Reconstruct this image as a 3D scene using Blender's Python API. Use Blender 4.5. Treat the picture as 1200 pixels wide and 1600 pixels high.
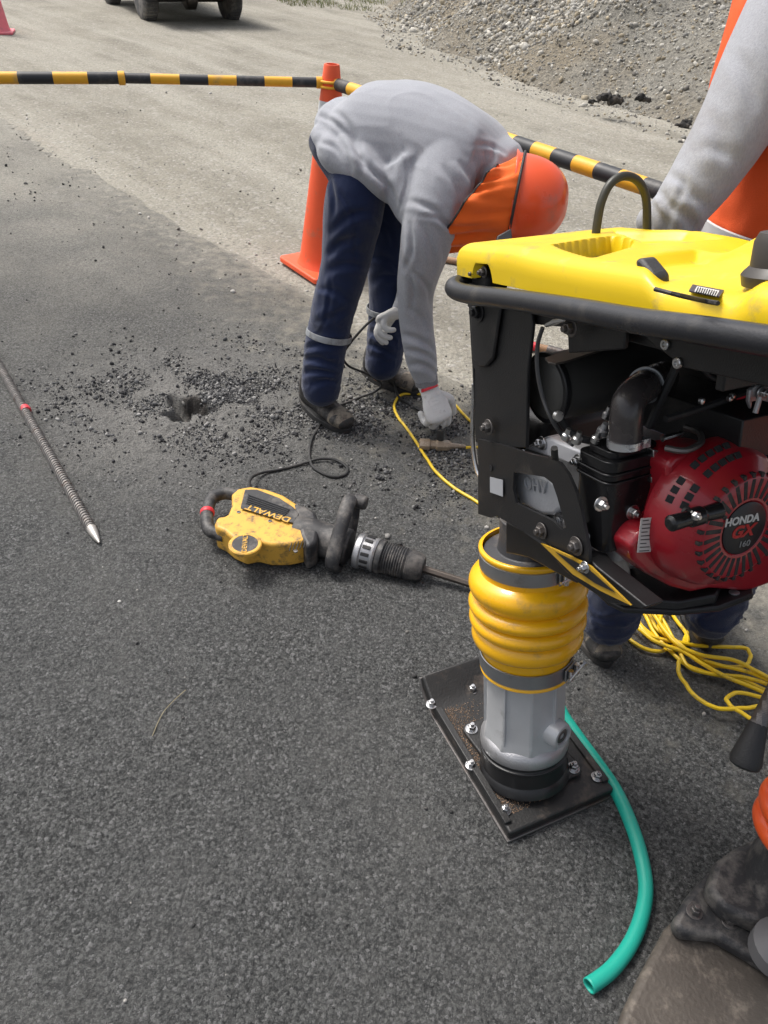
import bpy, bmesh, math, random
import numpy as np
from mathutils import Vector, Matrix, noise
random.seed(7); rng = np.random.default_rng(11)
sc = bpy.context.scene
for o in list(bpy.data.objects): bpy.data.objects.remove(o)

# ------------------------------------------------------------------ camera
FPX, CH, PITCH, ROLL = 1200.0, 1.5, math.radians(38.2), math.radians(3.5)
_R0 = Vector((1, 0, 0)); _U0 = Vector((0, math.sin(PITCH), math.cos(PITCH)))
FW = Vector((0, math.cos(PITCH), -math.sin(PITCH)))
RT = _R0*math.cos(ROLL) + _U0*math.sin(ROLL); UP = -_R0*math.sin(ROLL) + _U0*math.cos(ROLL)
CAM = Vector((0, 0, CH))
cd = bpy.data.cameras.new('camera'); cam = bpy.data.objects.new('camera', cd); sc.collection.objects.link(cam)
M = Matrix((RT, UP, -FW)).transposed().to_4x4(); M.translation = CAM; cam.matrix_world = M
cd.sensor_fit = 'VERTICAL'; cd.sensor_height = 36; cd.lens = 36*FPX/1600; cd.clip_start = 0.02; cd.clip_end = 600
cd.dof.use_dof = False
sc.camera = cam
sc.render.resolution_x = 768; sc.render.resolution_y = 1024

# ------------------------------------------------------------------ world, sun, exposure
SUN_EL, SUN_AZ = math.radians(58), math.radians(-55)       # azimuth measured from +Y towards +X
w = bpy.data.worlds.new('World'); sc.world = w; w.use_nodes = True
nt = w.node_tree; nt.nodes.clear()
out = nt.nodes.new('ShaderNodeOutputWorld'); bg = nt.nodes.new('ShaderNodeBackground'); sky = nt.nodes.new('ShaderNodeTexSky')
sky.sky_type = 'NISHITA'; sky.sun_disc = False; sky.sun_elevation = SUN_EL; sky.sun_rotation = SUN_AZ
sky.air_density = 1.0; sky.dust_density = 6.0; sky.ozone_density = 0.6
hs = nt.nodes.new('ShaderNodeHueSaturation'); hs.inputs['Saturation'].default_value = 0.45   # overcast: grey sky
nt.links.new(sky.outputs[0], hs.inputs['Color']); nt.links.new(hs.outputs[0], bg.inputs['Color'])
bg.inputs['Strength'].default_value = 0.15
nt.links.new(bg.outputs[0], out.inputs[0])
sl = bpy.data.lights.new('sun', 'SUN'); sl.energy = 1.8; sl.angle = math.radians(16); sl.color = (1, .97, .93)
so = bpy.data.objects.new('sun', sl); sc.collection.objects.link(so)
sd = Vector((math.sin(SUN_AZ)*math.cos(SUN_EL), math.cos(SUN_AZ)*math.cos(SUN_EL), math.sin(SUN_EL)))
so.rotation_euler = sd.to_track_quat('Z', 'Y').to_euler(); so.location = (0, 0, 8)
sc.view_settings.view_transform = 'Standard'; sc.view_settings.look = 'None'
sc.view_settings.gamma = 1; sc.view_settings.exposure = 0.44
sc.render.engine = 'CYCLES'

# ------------------------------------------------------------------ measuring helpers
def ray(px, py): return FW + RT*((px-600)/FPX) - UP*((py-800)/FPX)
def G(px, py, z=0.0):
    d = ray(px, py); return CAM + d*((z-CH)/d.z)
def D(px, py, dep): return CAM + ray(px, py)*dep
def V(*a): return Vector(a)

# ------------------------------------------------------------------ materials
MATS = {}
def lk(nt, a, b): nt.links.new(a, b)
def pm(name, col, rough=.6, metal=0., var=.12, scale=25., bump=.0, bscale=200., dirt=None, dirt_amt=.0, dirt_scale=9., coat=0., spec=.5, sheen=0.):
    """procedural paint / rubber / metal: base colour with slight uneven tone, grime patches and a fine bump"""
    if name in MATS: return MATS[name]
    m = bpy.data.materials.new(name); m.use_nodes = True; nt = m.node_tree; b = nt.nodes['Principled BSDF']
    tc = nt.nodes.new('ShaderNodeTexCoord')
    n1 = nt.nodes.new('ShaderNodeTexNoise'); n1.inputs['Scale'].default_value = scale; n1.inputs['Detail'].default_value = 5
    lk(nt, tc.outputs['Object'], n1.inputs['Vector'])
    mx = nt.nodes.new('ShaderNodeMix'); mx.data_type = 'RGBA'
    lk(nt, n1.outputs['Fac'], mx.inputs['Factor'])
    mx.inputs['A'].default_value = (*[c*(1-var) for c in col], 1); mx.inputs['B'].default_value = (*[min(1, c*(1+var)) for c in col], 1)
    last = mx.outputs['Result']
    if dirt:
        n2 = nt.nodes.new('ShaderNodeTexNoise'); n2.inputs['Scale'].default_value = dirt_scale; n2.inputs['Detail'].default_value = 9; n2.inputs['Roughness'].default_value = .7
        lk(nt, tc.outputs['Object'], n2.inputs['Vector'])
        cr = nt.nodes.new('ShaderNodeMapRange'); cr.inputs['From Min'].default_value = .62-.35*dirt_amt; cr.inputs['From Max'].default_value = .78-.3*dirt_amt
        lk(nt, n2.outputs['Fac'], cr.inputs['Value'])
        m2 = nt.nodes.new('ShaderNodeMix'); m2.data_type = 'RGBA'; lk(nt, cr.outputs['Result'], m2.inputs['Factor'])
        lk(nt, last, m2.inputs['A']); m2.inputs['B'].default_value = (*dirt, 1); last = m2.outputs['Result']
    lk(nt, last, b.inputs['Base Color'])
    rr = nt.nodes.new('ShaderNodeMapRange'); rr.inputs['To Min'].default_value = max(.02, rough-.1); rr.inputs['To Max'].default_value = min(1, rough+.12)
    lk(nt, n1.outputs['Fac'], rr.inputs['Value']); lk(nt, rr.outputs['Result'], b.inputs['Roughness'])
    b.inputs['Metallic'].default_value = metal; b.inputs['Coat Weight'].default_value = coat; b.inputs['Specular IOR Level'].default_value = spec
    b.inputs['Sheen Weight'].default_value = sheen
    if bump:
        nb = nt.nodes.new('ShaderNodeTexNoise'); nb.inputs['Scale'].default_value = bscale; nb.inputs['Detail'].default_value = 3
        lk(nt, tc.outputs['Object'], nb.inputs['Vector'])
        bp = nt.nodes.new('ShaderNodeBump'); bp.inputs['Strength'].default_value = bump; bp.inputs['Distance'].default_value = .002
        lk(nt, nb.outputs['Fac'], bp.inputs['Height']); lk(nt, bp.outputs['Normal'], b.inputs['Normal'])
    MATS[name] = m; return m

def attr_mat(name, base, var=.35, rough=.9):
    """stones and grass: a colour of its own for every piece, from a per-piece attribute"""
    m = bpy.data.materials.new(name); m.use_nodes = True; nt = m.node_tree; b = nt.nodes['Principled BSDF']
    at = nt.nodes.new('ShaderNodeAttribute'); at.attribute_name = 'tint'
    tc = nt.nodes.new('ShaderNodeTexCoord'); n = nt.nodes.new('ShaderNodeTexNoise'); n.inputs['Scale'].default_value = 60
    lk(nt, tc.outputs['Object'], n.inputs['Vector'])
    mr = nt.nodes.new('ShaderNodeMapRange'); mr.inputs['To Min'].default_value = .75; mr.inputs['To Max'].default_value = 1.25
    lk(nt, n.outputs['Fac'], mr.inputs['Value'])
    mu = nt.nodes.new('ShaderNodeVectorMath'); mu.operation = 'SCALE'
    lk(nt, at.outputs['Color'], mu.inputs[0]); lk(nt, mr.outputs['Result'], mu.inputs['Scale'])
    lk(nt, mu.outputs[0], b.inputs['Base Color']); b.inputs['Roughness'].default_value = rough
    b.inputs['Specular IOR Level'].default_value = .25
    MATS[name] = m; return m

BLACKP = pm('black_powder_coat', (.012, .012, .013), .42, bump=.25, bscale=500, var=.2, dirt=(.05, .045, .04), dirt_amt=.12)
BLACKR = pm('black_rubber', (.016, .016, .017), .6, bump=.3, bscale=300, dirt=(.08, .075, .065), dirt_amt=.25)
BLACKG = pm('glossy_black_plastic', (.010, .010, .011), .22, dirt=(.05, .045, .04), dirt_amt=.15)
DARKG = pm('dark_grey_plastic', (.03, .031, .033), .5, bump=.3, bscale=400, dirt=(.1, .095, .085), dirt_amt=.2)
YELLOW = pm('yellow_plastic', (.76, .53, .010), .36, var=.05, scale=12, dirt=(.42, .32, .09), dirt_amt=.17, dirt_scale=22, bump=.08, bscale=900)
BELLY = pm('yellow_bellows', (.84, .44, .006), .30, var=.05, dirt=(.45, .27, .06), dirt_amt=.2, dirt_scale=14, coat=.3)
RED = pm('red_engine_paint', (.34, .012, .022), .3, var=.15, coat=.4, dirt=(.10, .02, .02), dirt_amt=.12)
ALU = pm('cast_aluminium', (.42, .42, .43), .42, metal=.75, bump=.35, bscale=350, var=.1, dirt=(.2, .19, .18), dirt_amt=.1)
SILVER = pm('silver_paint', (.50, .51, .52), .38, metal=.35, bump=.15, bscale=200, var=.08, dirt=(.15, .14, .13), dirt_amt=.08)
STEEL = pm('zinc_steel', (.6, .6, .6), .28, metal=1., bump=.1, var=.15, dirt=(.2, .19, .17), dirt_amt=.15, dirt_scale=60)
DSTEEL = pm('dark_steel', (.16, .15, .145), .45, metal=.8, bump=.3, dirt=(.12, .09, .07), dirt_amt=.3)
CLAMP = pm('clamp_band_steel', (.32, .33, .34), .36, metal=.8, dirt=(.15, .14, .12), dirt_amt=.15)
TUBEB = pm('handle_tube_coat', (.020, .021, .025), .30, bump=.15, bscale=400, dirt=(.07, .065, .06), dirt_amt=.12)
HOOKM = pm('hook_olive_rubber', (.034, .034, .026), .42, dirt=(.07, .06, .05), dirt_amt=.12)
ORANGE = pm('orange_cone_plastic', (.85, .105, .03), .5, var=.07, dirt=(.45, .16, .09), dirt_amt=.18, bump=.1)
PINK = pm('faded_pink_cone_plastic', (.82, .20, .24), .6, dirt=(.5, .25, .25), dirt_amt=.2)
WHITE = pm('white_reflective', (.62, .63, .64), .5)
BYEL = pm('barrier_yellow', (.80, .40, .02), .5, dirt=(.4, .26, .1), dirt_amt=.2)
BBLK = pm('barrier_black', (.022, .023, .026), .5, dirt=(.10, .09, .08), dirt_amt=.25)
HAMY = pm('worn_yellow_housing', (.66, .37, .055), .52, var=.12, dirt=(.12, .09, .05), dirt_amt=.34, dirt_scale=38, bump=.1)
HAMB = pm('dusty_black_housing', (.026, .026, .028), .55, bump=.3, bscale=250, dirt=(.13, .12, .11), dirt_amt=.45, dirt_scale=20)
REDT = pm('red_tape', (.62, .03, .045), .45)
CORDY = pm('yellow_cord', (.78, .52, .012), .4, dirt=(.35, .25, .05), dirt_amt=.25, dirt_scale=25)
CORDB = pm('black_cord', (.018, .018, .018), .5, dirt=(.09, .085, .08), dirt_amt=.3)
HOSE = pm('turquoise_hose', (.012, .33, .25), .38, var=.06, dirt=(.1, .28, .22), dirt_amt=.1)
SKIN = pm('skin', (.32, .17, .11), .5)
WOOD = pm('worn_wood', (.30, .17, .09), .65, bump=.3, dirt=(.15, .1, .07), dirt_amt=.3)
HELM = pm('orange_helmet', (.80, .095, .022), .30, var=.05, scale=8, dirt=(.55, .12, .06), dirt_amt=.12, coat=.25)
NCLOTH = pm('orange_cloth', (.86, .14, .008), .85, var=.08, bump=.5, bscale=900, sheen=.2)
VEST = pm('orange_vest', (.80, .10, .015), .8, var=.06, bump=.4, bscale=800)
GLOVE = pm('white_knit_glove', (.70, .69, .67), .9, var=.1, bump=.7, bscale=700, dirt=(.40, .38, .36), dirt_amt=.18, dirt_scale=35)
SOLE = pm('boot_sole', (.02, .02, .02), .8, bump=.3, dirt=(.10, .09, .08), dirt_amt=.4)
LEATHER = pm('dusty_boot_leather', (.026, .025, .024), .62, bump=.6, bscale=260, dirt=(.14, .125, .11), dirt_amt=.42, dirt_scale=22)
TOEC = pm('scuffed_toe', (.21, .18, .14), .8, bump=.5, dirt=(.05, .045, .04), dirt_amt=.45, dirt_scale=30)
LABELW = pm('label_white', (.62, .61, .58), .5)
PAINTED = pm('truck_paint', (.30, .34, .37), .35, coat=.4, dirt=(.26, .23, .19), dirt_amt=.3, dirt_scale=3)
GLASS = pm('truck_glass', (.02, .025, .03), .08)
TYRE = pm('tyre', (.07, .07, .073), .85, bump=.4, dirt=(.20, .19, .17), dirt_amt=.55, dirt_scale=6)
SANDY = pm('shoe_plate_black', (.016, .016, .016), .45, bump=.4, dirt=(.09, .07, .055), dirt_amt=.12, dirt_scale=12)
WORN = pm('worn_brown_steel', (.080, .068, .057), .6, metal=.2, bump=.9, bscale=120, var=.35, scale=11, dirt=(.17, .145, .12), dirt_amt=.3, dirt_scale=26)
ORB = pm('orange_bellows', (.80, .10, .015), .35, var=.08, coat=.3, dirt=(.3, .06, .02), dirt_amt=.15)

def cloth(name, col, heather=.12, dirt=None, amt=0., hsc=900):
    m = pm(name, col, .92, var=.06, scale=6, bump=.55, bscale=hsc, dirt=dirt, dirt_amt=amt, dirt_scale=5, spec=.15, sheen=.25)
    nt = m.node_tree; b = nt.nodes['Principled BSDF']
    src = b.inputs['Base Color'].links[0].from_socket
    tc = nt.nodes.new('ShaderNodeTexCoord'); mp = nt.nodes.new('ShaderNodeMapping'); mp.inputs['Scale'].default_value = (1, 1, .35)
    n = nt.nodes.new('ShaderNodeTexNoise'); n.inputs['Scale'].default_value = 380; n.inputs['Detail'].default_value = 4; n.inputs['Roughness'].default_value = .8
    lk(nt, tc.outputs['Object'], mp.inputs[0]); lk(nt, mp.outputs[0], n.inputs['Vector'])
    mr = nt.nodes.new('ShaderNodeMapRange'); mr.inputs['From Min'].default_value = .3; mr.inputs['From Max'].default_value = .7
    mr.inputs['To Min'].default_value = 1-heather; mr.inputs['To Max'].default_value = 1+heather; lk(nt, n.outputs['Fac'], mr.inputs['Value'])
    mu = nt.nodes.new('ShaderNodeVectorMath'); mu.operation = 'SCALE'; lk(nt, src, mu.inputs[0]); lk(nt, mr.outputs['Result'], mu.inputs['Scale'])
    lk(nt, mu.outputs[0], b.inputs['Base Color']); return m
SHIRT = cloth('heather_grey_jersey', (.345, .355, .385), .17, dirt=(.28, .275, .285), amt=.15)
NAVY = cloth('navy_twill', (.013, .022, .062), .15, dirt=(.04, .045, .06), amt=.2)

# ------------------------------------------------------------------ mesh helpers
def cat(pts, n=8, closed=False):
    P = [Vector(p) for p in pts]; out = []; L = len(P)
    rngi = range(L if closed else L-1)
    for i in rngi:
        if closed: a, b, c, d = P[(i-1) % L], P[i], P[(i+1) % L], P[(i+2) % L]
        else: a, b, c, d = P[max(i-1, 0)], P[i], P[i+1], P[min(i+2, L-1)]
        for k in range(n):
            t = k/n
            out.append(.5*((2*b) + (c-a)*t + (2*a-5*b+4*c-d)*t*t + (3*b-a-3*c+d)*t*t*t))
    if not closed: out.append(P[-1].copy())
    return out

class MB:
    def __init__(s): s.bm = bmesh.new(); s.mi = 0
    def _f(s, vs):
        try: f = s.bm.faces.new(vs); f.material_index = s.mi; f.smooth = True; return f
        except ValueError: return None
    def ring(s, c, x, y, rx, ry, n, ph=0.):
        return [s.bm.verts.new(c + x*(rx*math.cos(2*math.pi*i/n+ph)) + y*(ry*math.sin(2*math.pi*i/n+ph))) for i in range(n)]
    def bridge(s, a, b):
        n = len(a)
        for i in range(n): s._f((a[i], a[(i+1) % n], b[(i+1) % n], b[i]))
    def cap(s, r, flip=False): s._f(list(reversed(r)) if flip else r)
    def lathe(s, o, ax, prof, n=40, caps=True, ph=0., squash=1.):
        """prof: (distance along ax, radius)"""
        ax = ax.normalized(); x = ax.orthogonal().normalized(); y = ax.cross(x); rs = []
        for h, r in prof: rs.append(s.ring(o+ax*h, x, y, r, r*squash, n, ph))
        for a, b in zip(rs, rs[1:]): s.bridge(a, b)
        if caps: s.cap(rs[0], True); s.cap(rs[-1])
    def cyl(s, p0, p1, r0, r1=None, n=20):
        r1 = r0 if r1 is None else r1; d = p1-p0; s.lathe(p0, d, [(0, r0), (d.length, r1)], n)
    def tube(s, pts, r, n=10, closed=False, caps=True):
        P = [Vector(p) for p in pts]; L = len(P); rs = []; x = None
        for i, p in enumerate(P):
            if closed: t = P[(i+1) % L]-P[(i-1) % L]
            else: t = P[min(i+1, L-1)]-P[max(i-1, 0)]
            t.normalize()
            if x is None: x = t.orthogonal().normalized()
            x = (x - t*x.dot(t)).normalized(); y = t.cross(x)
            rr = r[i] if hasattr(r, '__len__') else r
            rs.append(s.ring(p, x, y, rr, rr, n))
        for a, b in zip(rs, rs[1:]): s.bridge(a, b)
        if closed: s.bridge(rs[-1], rs[0])
        elif caps: s.cap(rs[0], True); s.cap(rs[-1])
    def limb(s, secs, ax, n=24, sub=4, round_=True):
        """secs: (point, radius along ax, radius across). Rounded closed ends; for blobs"""
        P = cat([a for a, b, c in secs], sub)
        rr = cat([Vector((b, c, 0)) for a, b, c in secs], sub)
        ax = Vector(ax)
        def fr(t):
            x = (ax - t*ax.dot(t)).normalized(); return x, t.cross(x)
        rings = []; L = len(P)
        t0 = (P[1]-P[0]).normalized(); t1 = (P[-1]-P[-2]).normalized()
        if round_:
            x, y = fr(t0); m0 = min(rr[0].x, rr[0].y)
            for k in (.97, .8, .5): q = math.sqrt(1-k*k); rings.append(s.ring(P[0]-t0*m0*k, x, y, rr[0].x*q, rr[0].y*q, n))
        for i in range(L):
            t = (P[min(i+1, L-1)]-P[max(i-1, 0)]).normalized(); x, y = fr(t)
            rings.append(s.ring(P[i], x, y, rr[i].x, rr[i].y, n))
        if round_:
            x, y = fr(t1); m0 = min(rr[-1].x, rr[-1].y)
            for k in (.5, .8, .97): q = math.sqrt(1-k*k); rings.append(s.ring(P[-1]+t1*m0*k, x, y, rr[-1].x*q, rr[-1].y*q, n))
        for a, b in zip(rings, rings[1:]): s.bridge(a, b)
        s.cap(rings[0], True); s.cap(rings[-1])
    def ell(s, c, x, y, z, n=20, m=12):
        """ellipsoid with half-axis vectors x y z"""
        rs = []
        for j in range(1, m):
            th = math.pi*j/m
            rs.append([s.bm.verts.new(c + z*math.cos(th) + (x*math.cos(2*math.pi*i/n)+y*math.sin(2*math.pi*i/n))*math.sin(th)) for i in range(n)])
        for a, b in zip(rs, rs[1:]): s.bridge(b, a)
        s.cap(rs[0]); s.cap(rs[-1], True)
    def box(s, c, x, y, z):
        """half-extent vectors"""
        v = [s.bm.verts.new(c + x*i + y*j + z*k) for k in (-1, 1) for j in (-1, 1) for i in (-1, 1)]
        for q in ((0, 2, 3, 1), (4, 5, 7, 6), (0, 1, 5, 4), (2, 6, 7, 3), (0, 4, 6, 2), (1, 3, 7, 5)): s._f([v[i] for i in q])
    def prism(s, pts, d, holes=None):
        """polygon pts extruded by vector d; optional holes (lists of pts) bridged with triangulation"""
        pts = [Vector(p) for p in pts]
        if not holes:
            a = [s.bm.verts.new(p) for p in pts]; b = [s.bm.verts.new(p+d) for p in pts]
            s._f(list(reversed(a))); s._f(b)
            for i in range(len(a)): s._f((a[i], a[(i+1) % len(a)], b[(i+1) % len(b)], b[i]))
            return
        from mathutils.geometry import tessellate_polygon
        loops = [pts]+[[Vector(p) for p in h] for h in holes]
        flat = [p for l in loops for p in l]
        tris = tessellate_polygon(loops)
        a = [s.bm.verts.new(p) for p in flat]; b = [s.bm.verts.new(p+d) for p in flat]
        for t in tris: s._f([a[i] for i in t]); s._f([b[i] for i in reversed(t)])
        k = 0
        for l in loops:
            n = len(l)
            for i in range(n): s._f((a[k+i], a[k+(i+1) % n], b[k+(i+1) % n], b[k+i]))
            k += n
    def build(s, name, mat, parent=None, bevel=0., seg=2, ang=35, remesh=0., smooth=0, fold=None, sub=0, flat=False, org=None):
        me = bpy.data.meshes.new(name); bmesh.ops.recalc_face_normals(s.bm, faces=s.bm.faces)
        s.bm.to_mesh(me); s.bm.free()
        if remesh:
            to = bpy.data.objects.new('tmp', me); sc.collection.objects.link(to)
            md = to.modifiers.new('r', 'REMESH'); md.mode = 'VOXEL'; md.voxel_size = remesh; md.use_smooth_shade = True
            if smooth: sm = to.modifiers.new('s', 'SMOOTH'); sm.factor = .5; sm.iterations = smooth
            dg = bpy.context.evaluated_depsgraph_get(); me2 = bpy.data.meshes.new_from_object(to.evaluated_get(dg))
            bpy.data.objects.remove(to); me = me2; me.name = name
        if fold:
            nn = [v.normal.copy() for v in me.vertices]; cc = [v.co.copy() for v in me.vertices]
            for v, c, n_ in zip(me.vertices, cc, nn): v.co = c + n_*fold(c, n_)
        mats = mat if isinstance(mat, (list, tuple)) else [mat]
        for m_ in mats: me.materials.append(m_)
        if flat:
            for p in me.polygons: p.use_smooth = False
        else:
            me.polygons.foreach_set('use_smooth', [True]*len(me.polygons))
            if not remesh: me.set_sharp_from_angle(angle=math.radians(ang))
        base = Vector(parent['_loc']) if parent else (Vector(org) if org is not None else Vector((0, 0, 0)))
        if base.length > 0: me.transform(Matrix.Translation(-base))
        o = bpy.data.objects.new(name, me); sc.collection.objects.link(o)
        if parent: o.parent = parent; o['_loc'] = list(base)
        else: o.location = base; o['_loc'] = list(base)
        if bevel:
            b = o.modifiers.new('bevel', 'BEVEL'); b.width = bevel; b.segments = seg; b.limit_method = 'ANGLE'; b.angle_limit = math.radians(35); b.use_clamp_overlap = True
        if sub: u_ = o.modifiers.new('sub', 'SUBSURF'); u_.levels = sub; u_.render_levels = sub
        return o
ALLT = []
def thing(name, label, cat_, loc, group=None):
    o = bpy.data.objects.new(name, None); sc.collection.objects.link(o); o.location = loc; o['_loc'] = list(loc)
    o.empty_display_size = .1; o['label'] = label; o['category'] = cat_
    if group: o['group'] = group
    return o
def tag(o, label=None, cat_=None, group=None, kind=None):
    for k, v in (('label', label), ('category', cat_), ('group', group), ('kind', kind)):
        if v: o[k] = v
    return o
def text(s, size, c, xd, yd, mat, parent, name, ext=.0006, sx=1., shear=0., bold=0.):
    cu = bpy.data.curves.new('t', 'FONT'); cu.body = s; cu.size = size; cu.align_x = 'CENTER'; cu.align_y = 'CENTER'; cu.extrude = ext; cu.shear = shear; cu.offset = bold
    to = bpy.data.objects.new('t', cu); sc.collection.objects.link(to)
    me = bpy.data.meshes.new_from_object(to.evaluated_get(bpy.context.evaluated_depsgraph_get())); bpy.data.objects.remove(to)
    x = xd.normalized(); z = x.cross(yd).normalized(); y = z.cross(x)
    m = Matrix((x*sx, y, z)).transposed().to_4x4(); m.translation = c
    me.transform(m); me.transform(Matrix.Translation(-Vector(parent['_loc'])))
    me.materials.clear(); me.materials.append(mat); me.name = name
    o = bpy.data.objects.new(name, me); sc.collection.objects.link(o); o.parent = parent; o['_loc'] = parent['_loc']
    return o
def bolt(parent, p, n, r=.009, h=.008, mat=None, washer=True, name='bolt'):
    b = MB(); n = n.normalized()
    if washer: b.lathe(p, n, [(0, r*1.5), (.002, r*1.5)], 20)
    b.lathe(p+n*.002, n, [(0, r), (h*.8, r), (h, r*.85)], 6)
    b.lathe(p+n*(h+.002), n, [(0, r*.55), (h*.6, r*.5)], 12)
    return b.build(name, mat or STEEL, parent, bevel=.0006)

# ------------------------------------------------------------------ ground sheets
def axis_pts(lo, f0, f1, hi, fine, grow=1.12, mx=4.):
    a = list(np.arange(f0, f1, fine)); s = fine; x = a[-1]
    while x < hi: s = min(s*grow, mx); x += s; a.append(x)
    s = fine; x = f0; pre = []
    while x > lo: s = min(s*grow, mx); x -= s; pre.append(x)
    return np.array(pre[::-1]+a)
def grid_obj(name, xs, ys, zf, mat, keep=None, attr=None):
    X, Y = np.meshgrid(xs, ys); Z = zf(X, Y); ny, nx = X.shape
    co = np.stack([X, Y, Z], -1).reshape(-1, 3)
    i = np.arange((ny-1)*(nx-1)); r = i//(nx-1); c = i % (nx-1); a = r*nx+c
    F_ = np.stack([a, a+1, a+nx+1, a+nx], -1)
    if keep is not None:
        K = keep(X, Y).reshape(-1); F_ = F_[K[F_].all(1)]
    me = bpy.data.meshes.new(name); me.vertices.add(len(co)); me.vertices.foreach_set('co', co.ravel())
    me.loops.add(len(F_)*4); me.loops.foreach_set('vertex_index', F_.ravel())
    me.polygons.add(len(F_)); me.polygons.foreach_set('loop_start', np.arange(len(F_))*4); me.polygons.foreach_set('loop_total', np.full(len(F_), 4))
    me.update(); me.validate(); me.polygons.foreach_set('use_smooth', [True]*len(me.polygons)); me.materials.append(mat)
    o = bpy.data.objects.new(name, me); sc.collection.objects.link(o); return o
_T = rng.random((256, 256))
def vn(X, Y, s, ox=0., oy=0.):
    """tiled value noise in -1..1"""
    x = X*s+ox+1000; y = Y*s+oy+1000; i = np.floor(x).astype(int); j = np.floor(y).astype(int); fx = x-i; fy = y-j
    fx = fx*fx*(3-2*fx); fy = fy*fy*(3-2*fy)
    g = lambda a, b: _T[a % 256, b % 256]
    return 2*((g(i, j)*(1-fx)+g(i+1, j)*fx)*(1-fy)+(g(i, j+1)*(1-fx)+g(i+1, j+1)*fx)*fy)-1
# asphalt edge: a line on the ground; e>0 is dirt
EA = G(0, 172); EB = G(1185, 885)
_ed = (EB-EA); _ed.z = 0; _ed.normalize(); _en = Vector((-_ed.y, _ed.x, 0))
if _en.x < 0: _en = -_en
def edge(X, Y): return (X-EA.x)*_en.x + (Y-EA.y)*_en.y + .10*vn(X, Y, .8, 3) + .05*vn(X, Y, 4.1)
HOLE = G(292, 642)
def hole(X, Y):
    dx = X-HOLE.x; dy = Y-HOLE.y; a = np.arctan2(dy, dx); r = np.sqrt(dx*dx*.75+dy*dy)
    R_ = .062*(1+.28*np.sin(3*a+1)+.2*np.sin(5*a+2)+.1*np.sin(9*a))
    return np.clip(1.25-r/R_, 0, 1)
def mound(X, Y):
    r = np.hypot(X-HOLE.x-.02, Y-HOLE.y-.06); return .012*np.exp(-(r/.20)**2)
def asph_z(X, Y):
    h = hole(X, Y); near = np.exp(-(np.hypot(X-HOLE.x, Y-HOLE.y)/.35)**2)
    fine = .0014*vn(X, Y, 85)+.0011*vn(X, Y, 160, 5)+.0012*vn(X, Y, 22, 2)+.003*vn(X, Y, 2.2, 8)
    e = edge(X, Y); tp = np.clip((e+.10)/.12, 0, 1)
    return .004 - .012*tp*tp + fine*(1-.8*tp)*(1+1.6*near) + mound(X, Y) - h**.7*.09*(1+.3*vn(X, Y, 60, 7)) + .004*near*vn(X, Y, 35, 1)
def ground_z(X, Y):
    e = edge(X, Y); far = np.clip((np.hypot(X, Y)-8)/30, 0, 1)
    bumps = .006*vn(X, Y, 6)+.004*vn(X, Y, 19)+.012*vn(X, Y, 1.1)
    z = np.where(e > 0, np.minimum(e*.4, 1)*(bumps+.006), 0) - np.clip(-e-.10, 0, 1)*.35 + .10*far*vn(X, Y, .15)
    return z - .003

def mapnoise(nt, vec, scale, detail=6, rough=.6):
    n = nt.nodes.new('ShaderNodeTexNoise'); n.inputs['Scale'].default_value = scale; n.inputs['Detail'].default_value = detail; n.inputs['Roughness'].default_value = rough
    lk(nt, vec, n.inputs['Vector']); return n.outputs['Fac']
def mrange(nt, v, a, b, c=0., d=1.):
    m = nt.nodes.new('ShaderNodeMapRange'); m.inputs['From Min'].default_value = a; m.inputs['From Max'].default_value = b; m.inputs['To Min'].default_value = c; m.inputs['To Max'].default_value = d
    lk(nt, v, m.inputs['Value']); return m.outputs['Result']
def mixc(nt, f, a, b):
    m = nt.nodes.new('ShaderNodeMix'); m.data_type = 'RGBA'
    for k, v in (('Factor', f), ('A', a), ('B', b)):
        if isinstance(v, (tuple, list)): m.inputs[k].default_value = (*v, 1)
        elif isinstance(v, float): m.inputs[k].default_value = v
        else: lk(nt, v, m.inputs[k])
    return m.outputs['Result']
def math_(nt, op, a, b):
    m = nt.nodes.new('ShaderNodeMath'); m.operation = op
    for i, v in enumerate((a, b)):
        if isinstance(v, (int, float)): m.inputs[i].default_value = v
        else: lk(nt, v, m.inputs[i])
    return m.outputs[0]
def edge_node(nt, pos):
    """signed distance to the asphalt edge, in world metres"""
    d = nt.nodes.new('ShaderNodeVectorMath'); d.operation = 'DOT_PRODUCT'; lk(nt, pos, d.inputs[0]); d.inputs[1].default_value = (_en.x, _en.y, 0)
    return math_(nt, 'SUBTRACT', d.outputs['Value'], EA.x*_en.x+EA.y*_en.y)

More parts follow.
